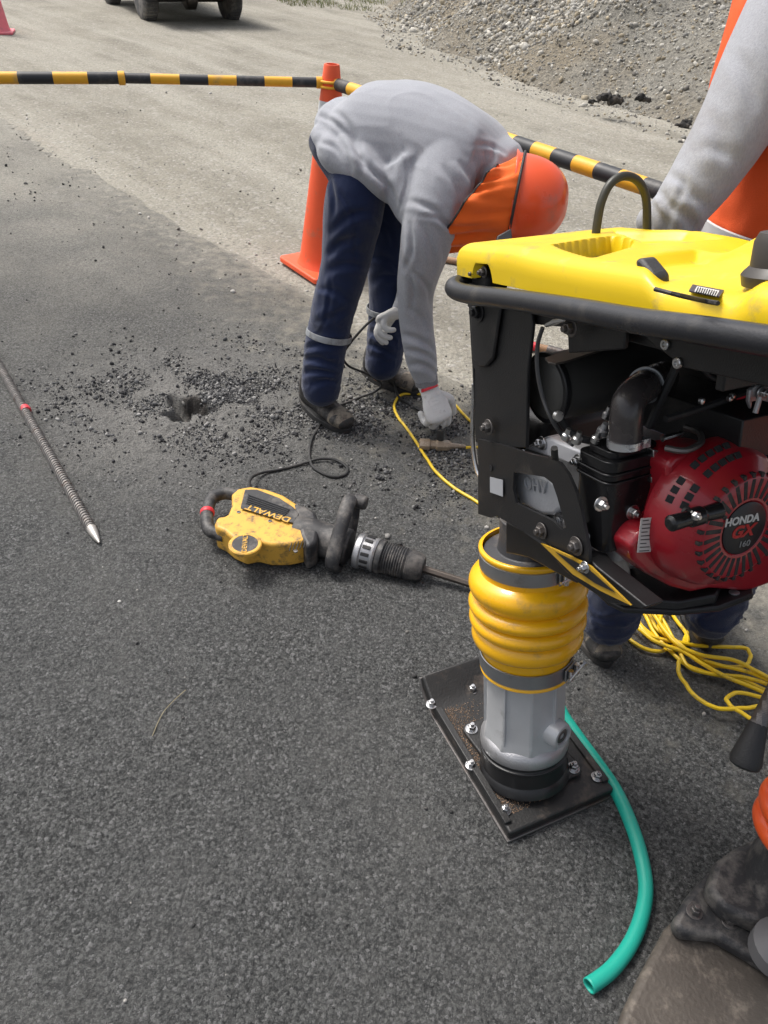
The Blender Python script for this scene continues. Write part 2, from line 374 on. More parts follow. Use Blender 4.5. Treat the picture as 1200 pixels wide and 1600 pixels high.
def dirt_color(nt, pos):
    n1 = mapnoise(nt, pos, 1.3, 8, .65); n2 = mapnoise(nt, pos, 60, 6, .75); n3 = mapnoise(nt, pos, 9, 6, .6)
    al = nt.nodes.new('ShaderNodeVectorMath'); al.operation = 'DOT_PRODUCT'; lk(nt, pos, al.inputs[0]); al.inputs[1].default_value = (_ed.x*.22, _ed.y*.22, 0)
    ac = nt.nodes.new('ShaderNodeVectorMath'); ac.operation = 'DOT_PRODUCT'; lk(nt, pos, ac.inputs[0]); ac.inputs[1].default_value = (_en.x*1.7, _en.y*1.7, 0)
    mp = nt.nodes.new('ShaderNodeCombineXYZ'); lk(nt, al.outputs['Value'], mp.inputs[0]); lk(nt, ac.outputs['Value'], mp.inputs[1]); n4 = mapnoise(nt, mp.outputs[0], 1.1, 7, .6)      # wheel tracks along the road
    c = mixc(nt, mrange(nt, n1, .35, .65), (.220, .206, .168), (.325, .306, .252))
    c = mixc(nt, mrange(nt, n4, .42, .62), c, (.375, .357, .302))
    c = mixc(nt, mrange(nt, n4, .60, .75, 0, .5), c, (.27, .225, .175))
    c = mixc(nt, mrange(nt, n2, .38, .58, .55, 0), c, (.17, .155, .135))
    c = mixc(nt, mrange(nt, n3, .58, .72, 0, .5), c, (.42, .40, .36))
    return c, n2
def mk_dirt():
    m = bpy.data.materials.new('gravelly_dirt'); m.use_nodes = True; nt = m.node_tree; b = nt.nodes['Principled BSDF']
    g = nt.nodes.new('ShaderNodeNewGeometry'); pos = g.outputs['Position']
    c, n2 = dirt_color(nt, pos)
    vo = nt.nodes.new('ShaderNodeTexVoronoi'); vo.inputs['Scale'].default_value = 55; lk(nt, pos, vo.inputs['Vector'])
    rnd = nt.nodes.new('ShaderNodeSeparateColor'); lk(nt, vo.outputs['Color'], rnd.inputs[0])
    c = mixc(nt, mrange(nt, rnd.outputs[0], .82, .97, 0, .40), c, (.46, .44, .41))
    c = mixc(nt, mrange(nt, rnd.outputs[1], .82, .97, 0, .40), c, (.12, .115, .105))
    lk(nt, c, b.inputs['Base Color']); b.inputs['Roughness'].default_value = .95; b.inputs['Specular IOR Level'].default_value = .2
    bp = nt.nodes.new('ShaderNodeBump'); bp.inputs['Strength'].default_value = .8; bp.inputs['Distance'].default_value = .012
    h = math_(nt, 'ADD', n2, math_(nt, 'MULTIPLY', vo.outputs['Distance'], -.6)); lk(nt, h, bp.inputs['Height']); lk(nt, bp.outputs[0], b.inputs['Normal'])
    return m
def mk_asphalt():
    m = bpy.data.materials.new('coarse_asphalt'); m.use_nodes = True; nt = m.node_tree; b = nt.nodes['Principled BSDF']
    g = nt.nodes.new('ShaderNodeNewGeometry'); pos = g.outputs['Position']
    vo = nt.nodes.new('ShaderNodeTexVoronoi'); vo.inputs['Scale'].default_value = 185
    dn_ = nt.nodes.new('ShaderNodeTexNoise'); dn_.inputs['Scale'].default_value = 260; dn_.inputs['Detail'].default_value = 4; lk(nt, pos, dn_.inputs['Vector'])
    dv_ = nt.nodes.new('ShaderNodeVectorMath'); dv_.operation = 'MULTIPLY_ADD'; lk(nt, dn_.outputs['Color'], dv_.inputs[0]); dv_.inputs[1].default_value = (.011, .011, .011); lk(nt, pos, dv_.inputs[2]); lk(nt, dv_.outputs[0], vo.inputs['Vector'])
    rnd = nt.nodes.new('ShaderNodeSeparateColor'); lk(nt, vo.outputs['Color'], rnd.inputs[0])
    nb = mapnoise(nt, pos, 1.7, 7, .6); nf = mapnoise(nt, pos, 125, 5, .8); nm = mapnoise(nt, pos, 14, 6, .65)
    c = mixc(nt, mrange(nt, rnd.outputs[0], 0, 1), (.076, .078, .076), (.160, .163, .158))
    c = mixc(nt, mrange(nt, nf, .41, .53, .80, 0), c, (.013, .014, .015))
    c = mixc(nt, mrange(nt, vo.outputs['Distance'], .50, .74, 0, .6), c, (.012, .012, .013))
    c = mixc(nt, mrange(nt, rnd.outputs[1], .86, .97, 0, .7), c, (.24, .24, .24))
    c = mixc(nt, mrange(nt, nb, .42, .70, 0, .35), c, (.115, .118, .12))
    c = mixc(nt, mrange(nt, nm, .56, .72, 0, .30), c, (.10, .098, .094))
    e = edge_node(nt, pos)
    # road dust thickening towards the dirt, and a ring of pale dust round the broken hole
    dc, _ = dirt_color(nt, pos)
    sx_ = nt.nodes.new('ShaderNodeSeparateXYZ'); lk(nt, pos, sx_.inputs[0])
    f = math_(nt, 'ADD', mrange(nt, sx_.outputs[1], 1.6, 5.6, .04, .98), mrange(nt, nb, .35, .65, -.16, .16))
    f = math_(nt, 'MULTIPLY', f, mrange(nt, nf, .36, .60, .55, 1.15))
    f = math_(nt, 'MAXIMUM', f, mrange(nt, math_(nt, 'ADD', e, mrange(nt, nm, .3, .7, -.35, .35)), -.75, .02, 0, 1))
    cl = nt.nodes.new('ShaderNodeClamp'); lk(nt, f, cl.inputs['Value'])
    f2 = math_(nt, 'POWER', cl.outputs[0], 1.5)
    c = mixc(nt, f2, c, dc)
    ds = nt.nodes.new('ShaderNodeVectorMath'); ds.operation = 'DISTANCE'; lk(nt, pos, ds.inputs[0]); ds.inputs[1].default_value = (HOLE.x+.01, HOLE.y+.03, 0)
    dn = math_(nt, 'ADD', ds.outputs['Value'], mrange(nt, nm, .3, .7, -.14, .14))
    f3 = math_(nt, 'MULTIPLY', mrange(nt, dn, .62, .06, 0, 1.), mrange(nt, nf, .36, .56, .30, 1.))
    c = mixc(nt, f3, c, (.235, .228, .212))
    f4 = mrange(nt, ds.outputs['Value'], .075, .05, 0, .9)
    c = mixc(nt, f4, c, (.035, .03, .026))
    lk(nt, c, b.inputs['Base Color']); b.inputs['Specular IOR Level'].default_value = .35
    lk(nt, mrange(nt, rnd.outputs[2], 0, 1, .55, .95), b.inputs['Roughness'])
    bp = nt.nodes.new('ShaderNodeBump'); bp.inputs['Strength'].default_value = 1.; bp.inputs['Distance'].default_value = .006
    h = math_(nt, 'ADD', math_(nt, 'MULTIPLY', vo.outputs['Distance'], -.7), math_(nt, 'MULTIPLY', nf, 1.3)); lk(nt, h, bp.inputs['Height']); lk(nt, bp.outputs[0], b.inputs['Normal'])
    return m
DIRT = mk_dirt(); ASPH = mk_asphalt()
tag(grid_obj('ground', axis_pts(-150, -3, 3.5, 150, .04, 1.07), axis_pts(-60, 1.0, 9, 220, .04, 1.07), ground_z, DIRT), kind='structure')
tag(grid_obj('road', axis_pts(-60, -1.7, 1.35, 12, .0065, 1.06, 1.), axis_pts(-60, .35, 3.3, 60, .0065, 1.05, 1.), asph_z, ASPH, keep=lambda X, Y: edge(X, Y) < .03), kind='structure')

# ------------------------------------------------------------------ stones
ICO = None
def ico():
    b = bmesh.new(); bmesh.ops.create_icosphere(b, subdivisions=1, radius=1); b.verts.ensure_lookup_table()
    v = np.array([x.co[:] for x in b.verts]); f = np.array([[q.index for q in p.verts] for p in b.faces]); b.free(); return v, f
IV, IF = ico()
def stones(name, pos, size, tint, mat, flat=.65, sub=None):
    n = len(pos); nv = len(IV)
    q = rng.normal(size=(n, 4)); q /= np.linalg.norm(q, axis=1, keepdims=True); a, b, c, d = q.T
    Rm = np.stack([np.stack([1-2*(c*c+d*d), 2*(b*c-a*d), 2*(b*d+a*c)], -1), np.stack([2*(b*c+a*d), 1-2*(b*b+d*d), 2*(c*d-a*b)], -1), np.stack([2*(b*d-a*c), 2*(c*d+a*b), 1-2*(b*b+c*c)], -1)], 1)
    s = size[:, None]*np.stack([rng.uniform(.8, 1.25, n), rng.uniform(.6, 1., n), rng.uniform(flat*.8, flat*1.1, n)], -1)
    v = IV[None]*(1+rng.normal(0, .16, (n, nv, 1)))*s[:, None, :]
    v = np.einsum('nij,nvj->nvi', Rm, v) + pos[:, None, :]
    F_ = (IF[None]+(np.arange(n)*nv)[:, None, None]).reshape(-1, 3); co = v.reshape(-1, 3)
    me = bpy.data.meshes.new(name); me.vertices.add(len(co)); me.vertices.foreach_set('co', co.ravel())
    me.loops.add(len(F_)*3); me.loops.foreach_set('vertex_index', F_.ravel()); me.polygons.add(len(F_))
    me.polygons.foreach_set('loop_start', np.arange(len(F_))*3); me.polygons.foreach_set('loop_total', np.full(len(F_), 3)); me.update()
    at = me.attributes.new('tint', 'FLOAT_COLOR', 'POINT'); col = np.repeat(np.concatenate([tint, np.ones((n, 1))], 1), nv, 0); at.data.foreach_set('color', col.ravel())
    me.materials.append(mat); o = bpy.data.objects.new(name, me); sc.collection.objects.link(o); return o
STONE = attr_mat('stone', None)
def tints(n, cols, w, var=.18):
    c = np.array(cols)[rng.choice(len(cols), n, p=w)]; return np.clip(c*rng.normal(1, var, (n, 1)), .01, .8)
# broken asphalt and dust crumbs around the hole
n = 26000; r = np.abs(rng.normal(0, 1, n))**.9*.32; a = rng.uniform(0, 2*np.pi, n)
x = HOLE.x+.03+r*np.cos(a)*1.3+.05; y = HOLE.y+.10+r*np.sin(a)*.85
n2_ = 22000; q_ = G(590, 690); x = np.concatenate([x, q_.x+rng.normal(0, .28, n2_)]); y = np.concatenate([y, q_.y+.05+rng.normal(0, .20, n2_)]); n += n2_
ok = rng.random(n) < np.clip(.45+.9*vn(x, y, 9, 3)+.5*vn(x, y, 23), .04, 1); x, y = x[ok], y[ok]; n = len(x)
s = np.clip(rng.exponential(.0017, n)+.0012, 0, .011)
ok = hole(x, y) < .3; x, y, s = x[ok], y[ok], s[ok]
p = np.stack([x, y, asph_z(x, y)+s*.35], -1)
tag(stones('rubble', p, s, tints(len(s), [(.04, .04, .042), (.115, .115, .115), (.25, .245, .235)], [.36, .40, .24]), STONE), 'dark crumbs of broken asphalt scattered round the small hole in the road', 'rubble', kind='stuff')
# loose stones between the man's feet and along the dusty edge
n = 24000; x = rng.uniform(-4.5, 2.6, n); y = rng.uniform(.5, 9.5, n); e = edge(x, y)
dens = (np.exp(-((e+.25)/.55)**2)*.9+.10+.30*(e > 0)*(y < 6))*np.where(y > 3.0, .38, 1.)
ok = rng.random(n) < dens; x, y, e = x[ok], y[ok], e[ok]
s = np.clip(rng.exponential(.0017, len(x))+.0012, 0, .010)*(1+.08*y)
z = np.where(e < .03, asph_z(x, y), ground_z(x, y)); p = np.stack([x, y, z+s*.3], -1)
tag(stones('loose_gravel', p, s, np.where((e > -.3)[:, None], tints(len(s), [(.14, .13, .115), (.27, .255, .225), (.42, .40, .37)], [.3, .42, .28]), tints(len(s), [(.04, .04, .04), (.12, .115, .11), (.30, .29, .27)], [.45, .37, .18])), STONE), 'loose small gravel strewn over the asphalt and its dusty edge', 'gravel', kind='stuff')

# ------------------------------------------------------------------ gravel pile beside the road
PA = G(1095, 212); PB = G(545, 42); _pd = (PB-PA).normalized(); _pn = Vector((-_pd.y, _pd.x, 0))
if _pn.x < 0: _pn = -_pn
def pile_z(X, Y):
    sx = (X-PA.x)*_pd.x+(Y-PA.y)*_pd.y; d = (X-PA.x)*_pn.x+(Y-PA.y)*_pn.y
    d = d + .35*vn(sx*0+X, Y, .5, 4) - .35*np.clip(sx-5.2, 0, 30)**1.15
    h1 = .60*d                                                       # near brown pile
    ridge = np.abs(((sx-.25*d) % 2.6)/1.3-1)
    h = h1 + .16*np.clip(d, 0, 2)*(ridge-.5) + .10*vn(X, Y, 1.7, 9)*np.clip(d, 0, 1) + .035*vn(X, Y, 6)*np.clip(d*2, 0, 1)+.012*vn(X, Y, 17)
    top = 3.1+.5*vn(X, Y, .35, 2)
    h = np.where(h > top-.5, top-.5+.5*np.tanh((h-top+.5)/.5), h)
    back = np.clip((9-d)*.7, -3, 9)
    return np.minimum(h, back) - .03
def mk_pile():
    m = bpy.data.materials.new('gravel_heap'); m.use_nodes = True; nt = m.node_tree; b = nt.nodes['Principled BSDF']
    g = nt.nodes.new('ShaderNodeNewGeometry'); pos = g.outputs['Position']
    n1 = mapnoise(nt, pos, .55, 6, .6); n2 = mapnoise(nt, pos, 22, 6, .75)
    c = mixc(nt, mrange(nt, n1, .45, .60), (.31, .295, .255), (.30, .26, .195))
    c = mixc(nt, mrange(nt, n2, .35, .60, .8, 0), c, (.10, .095, .085))
    lk(nt, c, b.inputs['Base Color']); b.inputs['Roughness'].default_value = .95; b.inputs['Specular IOR Level'].default_value = .2
    bp = nt.nodes.new('ShaderNodeBump'); bp.inputs['Strength'].default_value = 1; bp.inputs['Distance'].default_value = .04; lk(nt, n2, bp.inputs['Height']); lk(nt, bp.outputs[0], b.inputs['Normal'])
    return m
pile = grid_obj('gravel_pile', np.arange(-9, 16, .055), np.arange(5.2, 32, .055), pile_z, mk_pile(), keep=lambda X, Y: pile_z(X, Y) > -.028)
tag(pile, 'long heap of grey and brown gravel rising beside the dirt road', 'gravel pile', kind='stuff')
n = 210000; x = rng.uniform(-3, 9, n); y = rng.uniform(6, 19, n); z = pile_z(x, y)
clump = vn(x, y, .6, 5)+.5*vn(x, y, 2.1)
ok = ((z > .0) & (rng.random(n) < np.clip(.62+.5*clump, .25, 1))) | ((z > -.35) & (z <= 0) & (rng.random(n) < .12))
ok &= (y < 17) & (x > (7.9-y)*.45)
x, y, z = x[ok], y[ok], z[ok]; gz = ground_z(x, y); z = np.maximum(z, gz)
s = np.clip(rng.exponential(.0062, len(x))+.0055, 0, .045)*(1+.45*(clump[ok] > .35))
p = np.stack([x, y, z+s*.2], -1)
tag(stones('pile_stones', p, s, tints(len(s), [(.42, .40, .355), (.31, .30, .275), (.33, .285, .21), (.16, .15, .135)], [.36, .34, .22, .08], .2), STONE), 'coarse pale stones lying on the slope and foot of the gravel heap', 'stones', kind='stuff')

# grass and weeds at the top left of the pile
n = 9000; c0 = G(500, 5); x = rng.uniform(c0.x-3.0, c0.x+2.2, n); y = rng.uniform(c0.y-1.2, c0.y+6, n)
ok = (np.abs(vn(x, y, .9)) > .18) & (edge(x, y) > 0) & (x > c0.x-.95 - (y-c0.y)*.45); x, y = x[ok], y[ok]; z = np.maximum(ground_z(x, y), np.where(pile_z(x, y) > -.02, pile_z(x, y), -9))
n = len(x); co = []; F_ = []; tn = []
hh = rng.uniform(.03, .13, n); an = rng.uniform(0, 6.28, n); ln = rng.normal(0, .05, (n, 2)); cw = np.array([(.17, .19, .075), (.27, .25, .13), (.12, .15, .05)])[rng.integers(0, 3, n)]
for i in range(n):
    dx, dy = .008*math.cos(an[i]), .008*math.sin(an[i]); k = len(co)
    co += [(x[i]-dx, y[i]-dy, z[i]-.01), (x[i]+dx, y[i]+dy, z[i]-.01), (x[i]+ln[i, 0], y[i]+ln[i, 1], z[i]+hh[i])]; F_.append((k, k+1, k+2)); tn += [(*cw[i], 1)]*3
me = bpy.data.meshes.new('grass'); me.from_pydata(co, [], F_); at = me.attributes.new('tint', 'FLOAT_COLOR', 'POINT'); at.data.foreach_set('color', np.array(tn).ravel()); me.materials.append(attr_mat('grass_blades', None))
o = bpy.data.objects.new('grass', me); sc.collection.objects.link(o); tag(o, 'sparse dry green grass at the roadside left of the gravel heap', 'grass', kind='stuff')

# dark lumps of old asphalt at the foot of the pile
def clump_obj(c, sz, label):
    b = MB()
    for k in range(16):
        a = rng.uniform(0, 6.28); r = sz*rng.uniform(0, .9); q = sz*rng.uniform(.22, .5)
        ax = Vector(rng.normal(size=3)).normalized(); xx = ax.orthogonal().normalized(); yy = ax.cross(xx)
        b.ell(c+V(math.cos(a)*r*1.3, math.sin(a)*r*.6, rng.uniform(.1, .45)*sz*(1-.5*r/sz)), xx*q, yy*q*.8, ax*q*.6, 7, 5)
    o = b.build('asphalt_lump', pm('old_asphalt_clod', (.026, .024, .022), .95, bump=1, var=.5, dirt=(.12, .10, .08), dirt_amt=.3), remesh=.014, fold=lambda c_, n_: .035*noise.noise(c_*14)+.02*noise.noise(c_*38), flat=True, org=c)
    return tag(o, label, 'rubble lump', 'black asphalt lumps at the foot of the gravel pile')
for (px, py, q, lb) in ((955, 150, .12, 'largest black clod of old asphalt at the foot of the gravel pile'), (928, 152, .05, 'small round black lump just left of the largest black clod'),
                        (1003, 150, .08, 'flat dark lump of asphalt right of the largest black clod by the pile'), (1068, 192, .10, 'dark broken lump nearest the standing worker at the pile foot')):
    g_ = G(px, py+8); zz = max(0, float(pile_z(np.array(g_.x), np.array(g_.y)))); d_ = ray(px, py+8)
    p_ = CAM + d_*((zz-CH)/d_.z); clump_obj(p_, q, lb)

# ------------------------------------------------------------------ pickup truck (only its underside and wheels are in the picture)
w1 = G(232, 33); fw_ = V(-.52, .855, 0).normalized(); ax_ = V(fw_.y, -fw_.x, 0); track = 1.28; w2 = w1+ax_*track      # fw_ points away from the camera
tr0 = (w1+w2)/2
truck = thing('pickup_truck', 'grey pickup truck parked on the dirt road beyond the striped barrier', 'pickup truck', tr0+fw_*1.3)
sS = track/1.5
def TP(f, s, z): return tr0 + fw_*(f*sS) + ax_*(s*sS) + V(0, 0, z*sS)
def profile(pts, s0, s1): return [TP(f, s0, z) for f, z in pts], ax_*((s1-s0)*sS)
arch = lambda fc: [(fc+.42*math.cos(a), .36+.42*math.sin(a)) for a in np.linspace(math.pi, 0, 9)]
low = [(-.95, .42)] + arch(0) + arch(2.45)[0:] + [(3.2, .40), (3.25, .62), (3.15, .92), (2.2, 1.02), (-.95, 1.0)]
b = MB(); pts, dv = profile(low, -.86, .86); b.prism(pts, dv); b.build('body', PAINTED, truck, bevel=.03)
b = MB(); pts, dv = profile([(.55, 1.0), (2.25, 1.02), (1.65, 1.62), (.65, 1.65)], -.76, .76); b.prism(pts, dv); b.build('cab', PAINTED, truck, bevel=.05)
for s0, s1 in ((-.775, -.762), (.762, .775)):
    b = MB(); pts, dv = profile([(.72, 1.08), (2.0, 1.08), (1.6, 1.55), (.75, 1.57)], s0, s1); b.prism(pts, dv); b.build('side_window', GLASS, truck)
b = MB(); b.prism([TP(.58, -.66, 1.1), TP(.58, .66, 1.1), TP(.64, .62, 1.55), TP(.64, -.62, 1.55)], fw_*-.02); b.build('rear_window', GLASS, truck)
b = MB(); b.box(TP(-1.0, 0, .50), fw_*.06*sS, ax_*.84*sS, V(0, 0, .09)*sS); b.build('bumper', DSTEEL, truck, bevel=.02)
b = MB(); b.box(TP(-.965, 0, .78), fw_*.012, ax_*.78*sS, V(0, 0, .17)); tg = b.build('tailgate', PAINTED, truck, bevel=.01)
b = MB(); b.cyl(TP(0, -.7, .33), TP(0, .7, .33), .05*sS); b.lathe(TP(0, -.12, .33), ax_, [(0, .05), (.05, .14), (.19, .14), (.24, .05)], 16); b.build('axle', DSTEEL, truck)
for s_ in (-.8, .8):
    b = MB(); b.box(TP(-.97, s_, .75), fw_*.02, ax_*.05, V(0, 0, .12)); b.build('tail_light', pm('tail_light_red', (.4, .01, .01), .25), truck, bevel=.008)
for f_ in (0, 2.45):
    for sg in (-1, 1):
        c_ = TP(f_, sg*.75, .36); b = MB(); R_ = .36*sS; tw = .13*sS
        prof = [(-tw, R_*.62), (-tw, R_*.86), (-tw*.8, R_*.97), (-tw*.5, R_), (tw*.5, R_), (tw*.8, R_*.97), (tw, R_*.86), (tw, R_*.62)]
        b.lathe(c_, ax_, prof, 36)
        for k in range(36):
            a = k*math.pi/18; rr_ = fw_*math.cos(a)+V(0, 0, math.sin(a)); tt = ax_*1.0
            b.box(c_+rr_*(R_+.004), rr_*.008, tt*tw*.72, rr_.cross(ax_)*.014)
        wh = b.build('wheel', TYRE, truck, bevel=.004)
        b = MB(); oo = ax_*sg
        b.lathe(c_+oo*(tw*.55), oo, [(0, R_*.60), (tw*.42, R_*.60), (tw*.42, R_*.54), (tw*.1, R_*.45), (tw*.16, R_*.2), (tw*.4, R_*.15), (tw*.42, .01)], 28)
        b.build('rim', pm('steel_rim', (.35, .35, .35), .45, metal=.6, dirt=(.2, .18, .15), dirt_amt=.4), wh)

# ------------------------------------------------------------------ cones and striped poles
def cone(loc, rz, mat, label, collar=True, top=True, lean=(0, 0), s=1.):
    t = thing('traffic_cone', label, 'traffic cone', loc, 'traffic cones on the road')
    up = V(lean[0], lean[1], 1).normalized(); x = V(math.cos(rz), math.sin(rz), 0); x = (x-up*x.dot(up)).normalized(); y = up.cross(x); h = .185*s
    b = MB(); cs = []
    for i in range(4):
        for k in range(5):
            a = math.pi/2*i + math.pi/2*k/4; cx = (1, -1, -1, 1)[i]*(h-.025); cy = (1, 1, -1, -1)[i]*(h-.025)
            cs.append(loc + x*(cx+.025*math.cos(a)) + y*(cy+.025*math.sin(a)))
    b.prism([c+up*.006 for c in cs], up*.028)
    b.build('base', mat, t, bevel=.006)
    b = MB(); prof = [(.03, .158), (.045, .149), (.06, .143), (.075, .139)]
    prof += [(.075+(.93-.075)*k/12, .139+(.036-.139)*k/12) for k in range(1, 13)] + [(.935, .033), (.935, .026), (.88, .026)]
    b.lathe(loc, up, [(q*s, r*s) for q, r in prof], 48, caps=False); b.build('body', mat, t, bevel=0)
    if collar:
        b = MB(); f = lambda q: .139+(.036-.139)*(q-.075)/(.93-.075)+.0015
        b.lathe(loc, up, [(q*s, f(q)*s) for q in (.62, .68, .74, .79)], 48, caps=False); b.build('reflective_collar', WHITE, t)
    return t, up
CB = G(511, 419); CT = G(543, 78, .935)
c1, cup = cone(CB, math.radians(38), ORANGE, 'bright orange cone behind the bending worker\'s legs, holding both striped poles', lean=((CT.x-CB.x)/.935*.35, 0))
ctop = CB + cup*.86
cone(G(-2, 52), .3, PINK, 'faded pinkish red cone far off at the left edge beside the dirt road', collar=True)
def pole(name_pts, r, label, seg=.140, phase=0, ends=()):
    """a telescopic barrier pole with painted bands"""
    t = thing('barrier_pole', label, 'barrier pole', name_pts[0][0], 'black and yellow barrier poles')
    k = phase; kadd = 1
    for (a, c_, rr_, *nn_) in name_pts:
        b = MB(); d = (c_-a); L_ = d.length; d.normalize(); x = d.orthogonal().normalized(); y = d.cross(x); n_ = nn_[0] if nn_ else max(1, round(L_/seg)); prev = b.ring(a, x, y, rr_, rr_, 20); b.cap(prev, True)
        for i in range(n_):
            b.mi = (k) % 2; k += 1; nx = b.ring(a+d*(L_*(i+1)/n_), x, y, rr_, rr_, 20); b.bridge(prev, nx); prev = nx
        k += kadd; b.cap(prev); b.build('tube', [BBLK, BYEL], t)
    for (e, dd, rr_) in ends:
        b = MB(); b.lathe(e-dd*.014, dd, [(0, rr_), (0, rr_*1.18), (.028, rr_*1.18), (.028, rr_)], 24); b.build('collar', BYEL, t, bevel=.002)
    return t
pe = ctop - ax_*0 + (G(530, 107, .86)-ctop)*0
J = G(190, 122, .86); E0 = G(-330, 121, .86); E2 = ctop+(J-ctop).normalized()*.055; dJ = (J-E0).normalized()
PH1 = 0
pole([(E0, J, .0235), (J, E2, .0205, 7)], .02, 'long black and yellow pole spanning from the orange cone to the left edge', phase=PH1, ends=((J, dJ, .0235), (E2, (E2-J).normalized(), .0205)))
K = G(835, 222, .86); Ks = ctop+(K-ctop).normalized()*.055; E3 = G(1180, 348, .86)
pole([(Ks, E3, .0265)], .02, 'black and yellow pole running behind the bending worker to the right', seg=.098, phase=0, ends=((Ks, (K-Ks).normalized(), .0205),))
for e_ in (E2, Ks):   # yellow loop ends over the cone tip
    d_ = (e_-ctop).normalized()
    b = MB(); x = d_; y = cup.cross(d_); R_ = .052
    b.tube([ctop+(x*math.cos(a)+y*math.sin(a))*R_ + cup*(.008 if e_ is E2 else -.014) for a in np.linspace(0, 2*math.pi, 28)[:-1]], .006, 8, closed=True)
    pr = [o for o in bpy.data.objects if o.name.startswith('barrier_pole') and o.type == 'EMPTY'][0 if e_ is E2 else 1]
    b.build('end_ring', BYEL, pr)

# ------------------------------------------------------------------ pointed steel bar on the road
A_ = G(155, 848, .016); B_ = G(-30, 520, .016); d_ = (B_-A_).normalized(); Lb = (B_-A_).length
t = thing('steel_bar', 'long ribbed steel bar with red tape and pointed tip on the asphalt', 'steel bar', V(A_.x, A_.y, 0))
b = MB(); b.lathe(A_+d_*.07, d_, [(0, .013), (Lb-.07, .013)], 14)
x = d_.orthogonal().normalized(); y = d_.cross(x); hel = []
for ph in (0, math.pi):
    b.tube([A_+d_*(.07+q)+(x*math.cos(q*240+ph)+y*math.sin(q*240+ph))*.0142 for q in np.arange(0, Lb-.07, .0018)], .0028, 5)
b.build('shaft', pm('rusty_rebar', (.25, .235, .22), .6, metal=.3, bump=.4, dirt=(.16, .10, .07), dirt_amt=.2, dirt_scale=30), t)
b = MB(); b.lathe(A_, d_, [(0, .003), (.02, .0085), (.045, .013), (.075, .0155)], 12); b.build('tip', pm('bright_worn_tip', (.42, .40, .37), .45, metal=.6, bump=.3), t)
for px, py in ((40, 640),):
    c_ = G(px, py, .016); b = MB(); b.lathe(c_-d_*.013, d_, [(0, .0165), (.008, .0185), (.018, .0175), (.026, .0168)], 16); b.tube([c_+y*.012, c_+y*.022+d_*.008, c_+y*.032-V(0, 0, .006)], [.006, .007, .003], 8); b.build('tape', REDT, t)

# ------------------------------------------------------------------ demolition hammer lying on the road
hz = .058
HA = G(352, 812, hz); HB = G(664, 893, .04); hd_ = (HB-HA).normalized(); hy = V(0, 0, 1).cross(hd_).normalized(); hu = hd_.cross(hy)
ham = thing('demolition_hammer', 'dirty yellow and black electric demolition hammer lying on the asphalt', 'demolition hammer', V(HA.x, HA.y, 0))
def HP(px, py, z=hz): return G(px, py, z)
up_ = V(0, 0, 1)
body = [(362, 772), (372, 763), (392, 760), (416, 764), (442, 773), (464, 787), (476, 801), (484, 815), (489, 836), (486, 856), (474, 870), (452, 876), (424, 876), (404, 871), (385, 875), (366, 866), (352, 851), (339, 844), (337, 832), (341, 815), (352, 812), (357, 805), (362, 790)]
def bodyp(q):
    f = min(1, max(0, (q[1]-800-(q[0]-360)*.12)/60)); p = HP(*q, .096-.060*f); return V(p.x, p.y, .013)
b = MB(); b.prism([bodyp(q) for q in body], up_*.085); hb = b.build('motor_housing', HAMY, ham, bevel=.020, seg=5)
zt = .0985
def on_top(pts, z0, th): return [HP(*q, z0) for q in pts], up_*th
b = MB(); q_, dv = on_top([(383, 768), (402, 768), (436, 781), (458, 795), (468, 806), (462, 818), (440, 812), (404, 801), (376, 796)], zt-.004, .009); b.prism(q_, dv); vp = b.build('vent_panel', HAMB, ham, bevel=.003)
for k in range(5):
    f = k/5; p0 = HP(388+f*-4, 773+f*16, zt+.0085); p1 = HP(452-f*8, 796+f*12, zt+.0085); b = MB(); b.tube([p0, p1], .0022, 6); b.build('rib', DARKG, vp)
tx = HP(440, 803, zt+.006)-HP(385, 786, zt+.006)
b = MB(); q_, dv = on_top([(379, 786), (462, 809), (459, 818), (377, 795)], zt+.0045, .0022); b.prism(q_, dv); b.build('name_plate', HAMB, ham)
text('DEWALT', .031, HP(419, 802, zt+.0072), -tx, -V(0, 0, 1).cross(tx), HAMY, ham, 'lettering', sx=1.15, bold=.0006)
# round end badge
bc = HP(383, 850, zt); b = MB(); b.lathe(bc-up_*.01, up_, [(0, .046), (.010, .046), (.0125, .043), (.0125, .036), (.0105, .035)], 40); b.build('badge_ring', HAMY, ham)
b = MB(); b.lathe(bc-up_*.004, up_, [(0, .0355), (.006, .0355)], 36); bd = b.build('badge', HAMB, ham)
b = MB(); bx_ = HP(384, 832, zt)-HP(381, 868, zt); bn = bx_.normalized(); by = up_.cross(bn)
b.box(bc+up_*.0028, bn*.034, by*.009, up_*.0006); b.build('badge_band', HAMB, bd)
text('DEWALT', .019, bc+up_*.0042, bn, up_.cross(bn), HAMY, ham, 'lettering', bold=.0004)
for px, py in ((373, 801), (422, 815), (462, 862)):
    b = MB(); c_ = HP(px, py, zt-.002); b.lathe(c_, up_, [(0, .0058), (.0032, .0058), (.0034, .004), (.002, .003)], 16); b.build('screw', DSTEEL, ham)
for k in range(5):
    b = MB(); p0 = HP(452+k*5.5, 861-k*1.2, zt+.0006); p1 = HP(456+k*5.5, 848-k*1.0, zt+.0006); b.tube([p0, p1], .0013, 6); b.build('vent_slot', DARKG, ham)
# black shoulder between motor and barrel
b = MB(); b.prism([HP(*q, .07)-up_*.06 for q in [(458, 797), (478, 803), (494, 812), (500, 835), (496, 860), (480, 868), (470, 850), (462, 820)]], up_*.092); b.build('gear_housing', HAMB, ham, bevel=.012, seg=3)
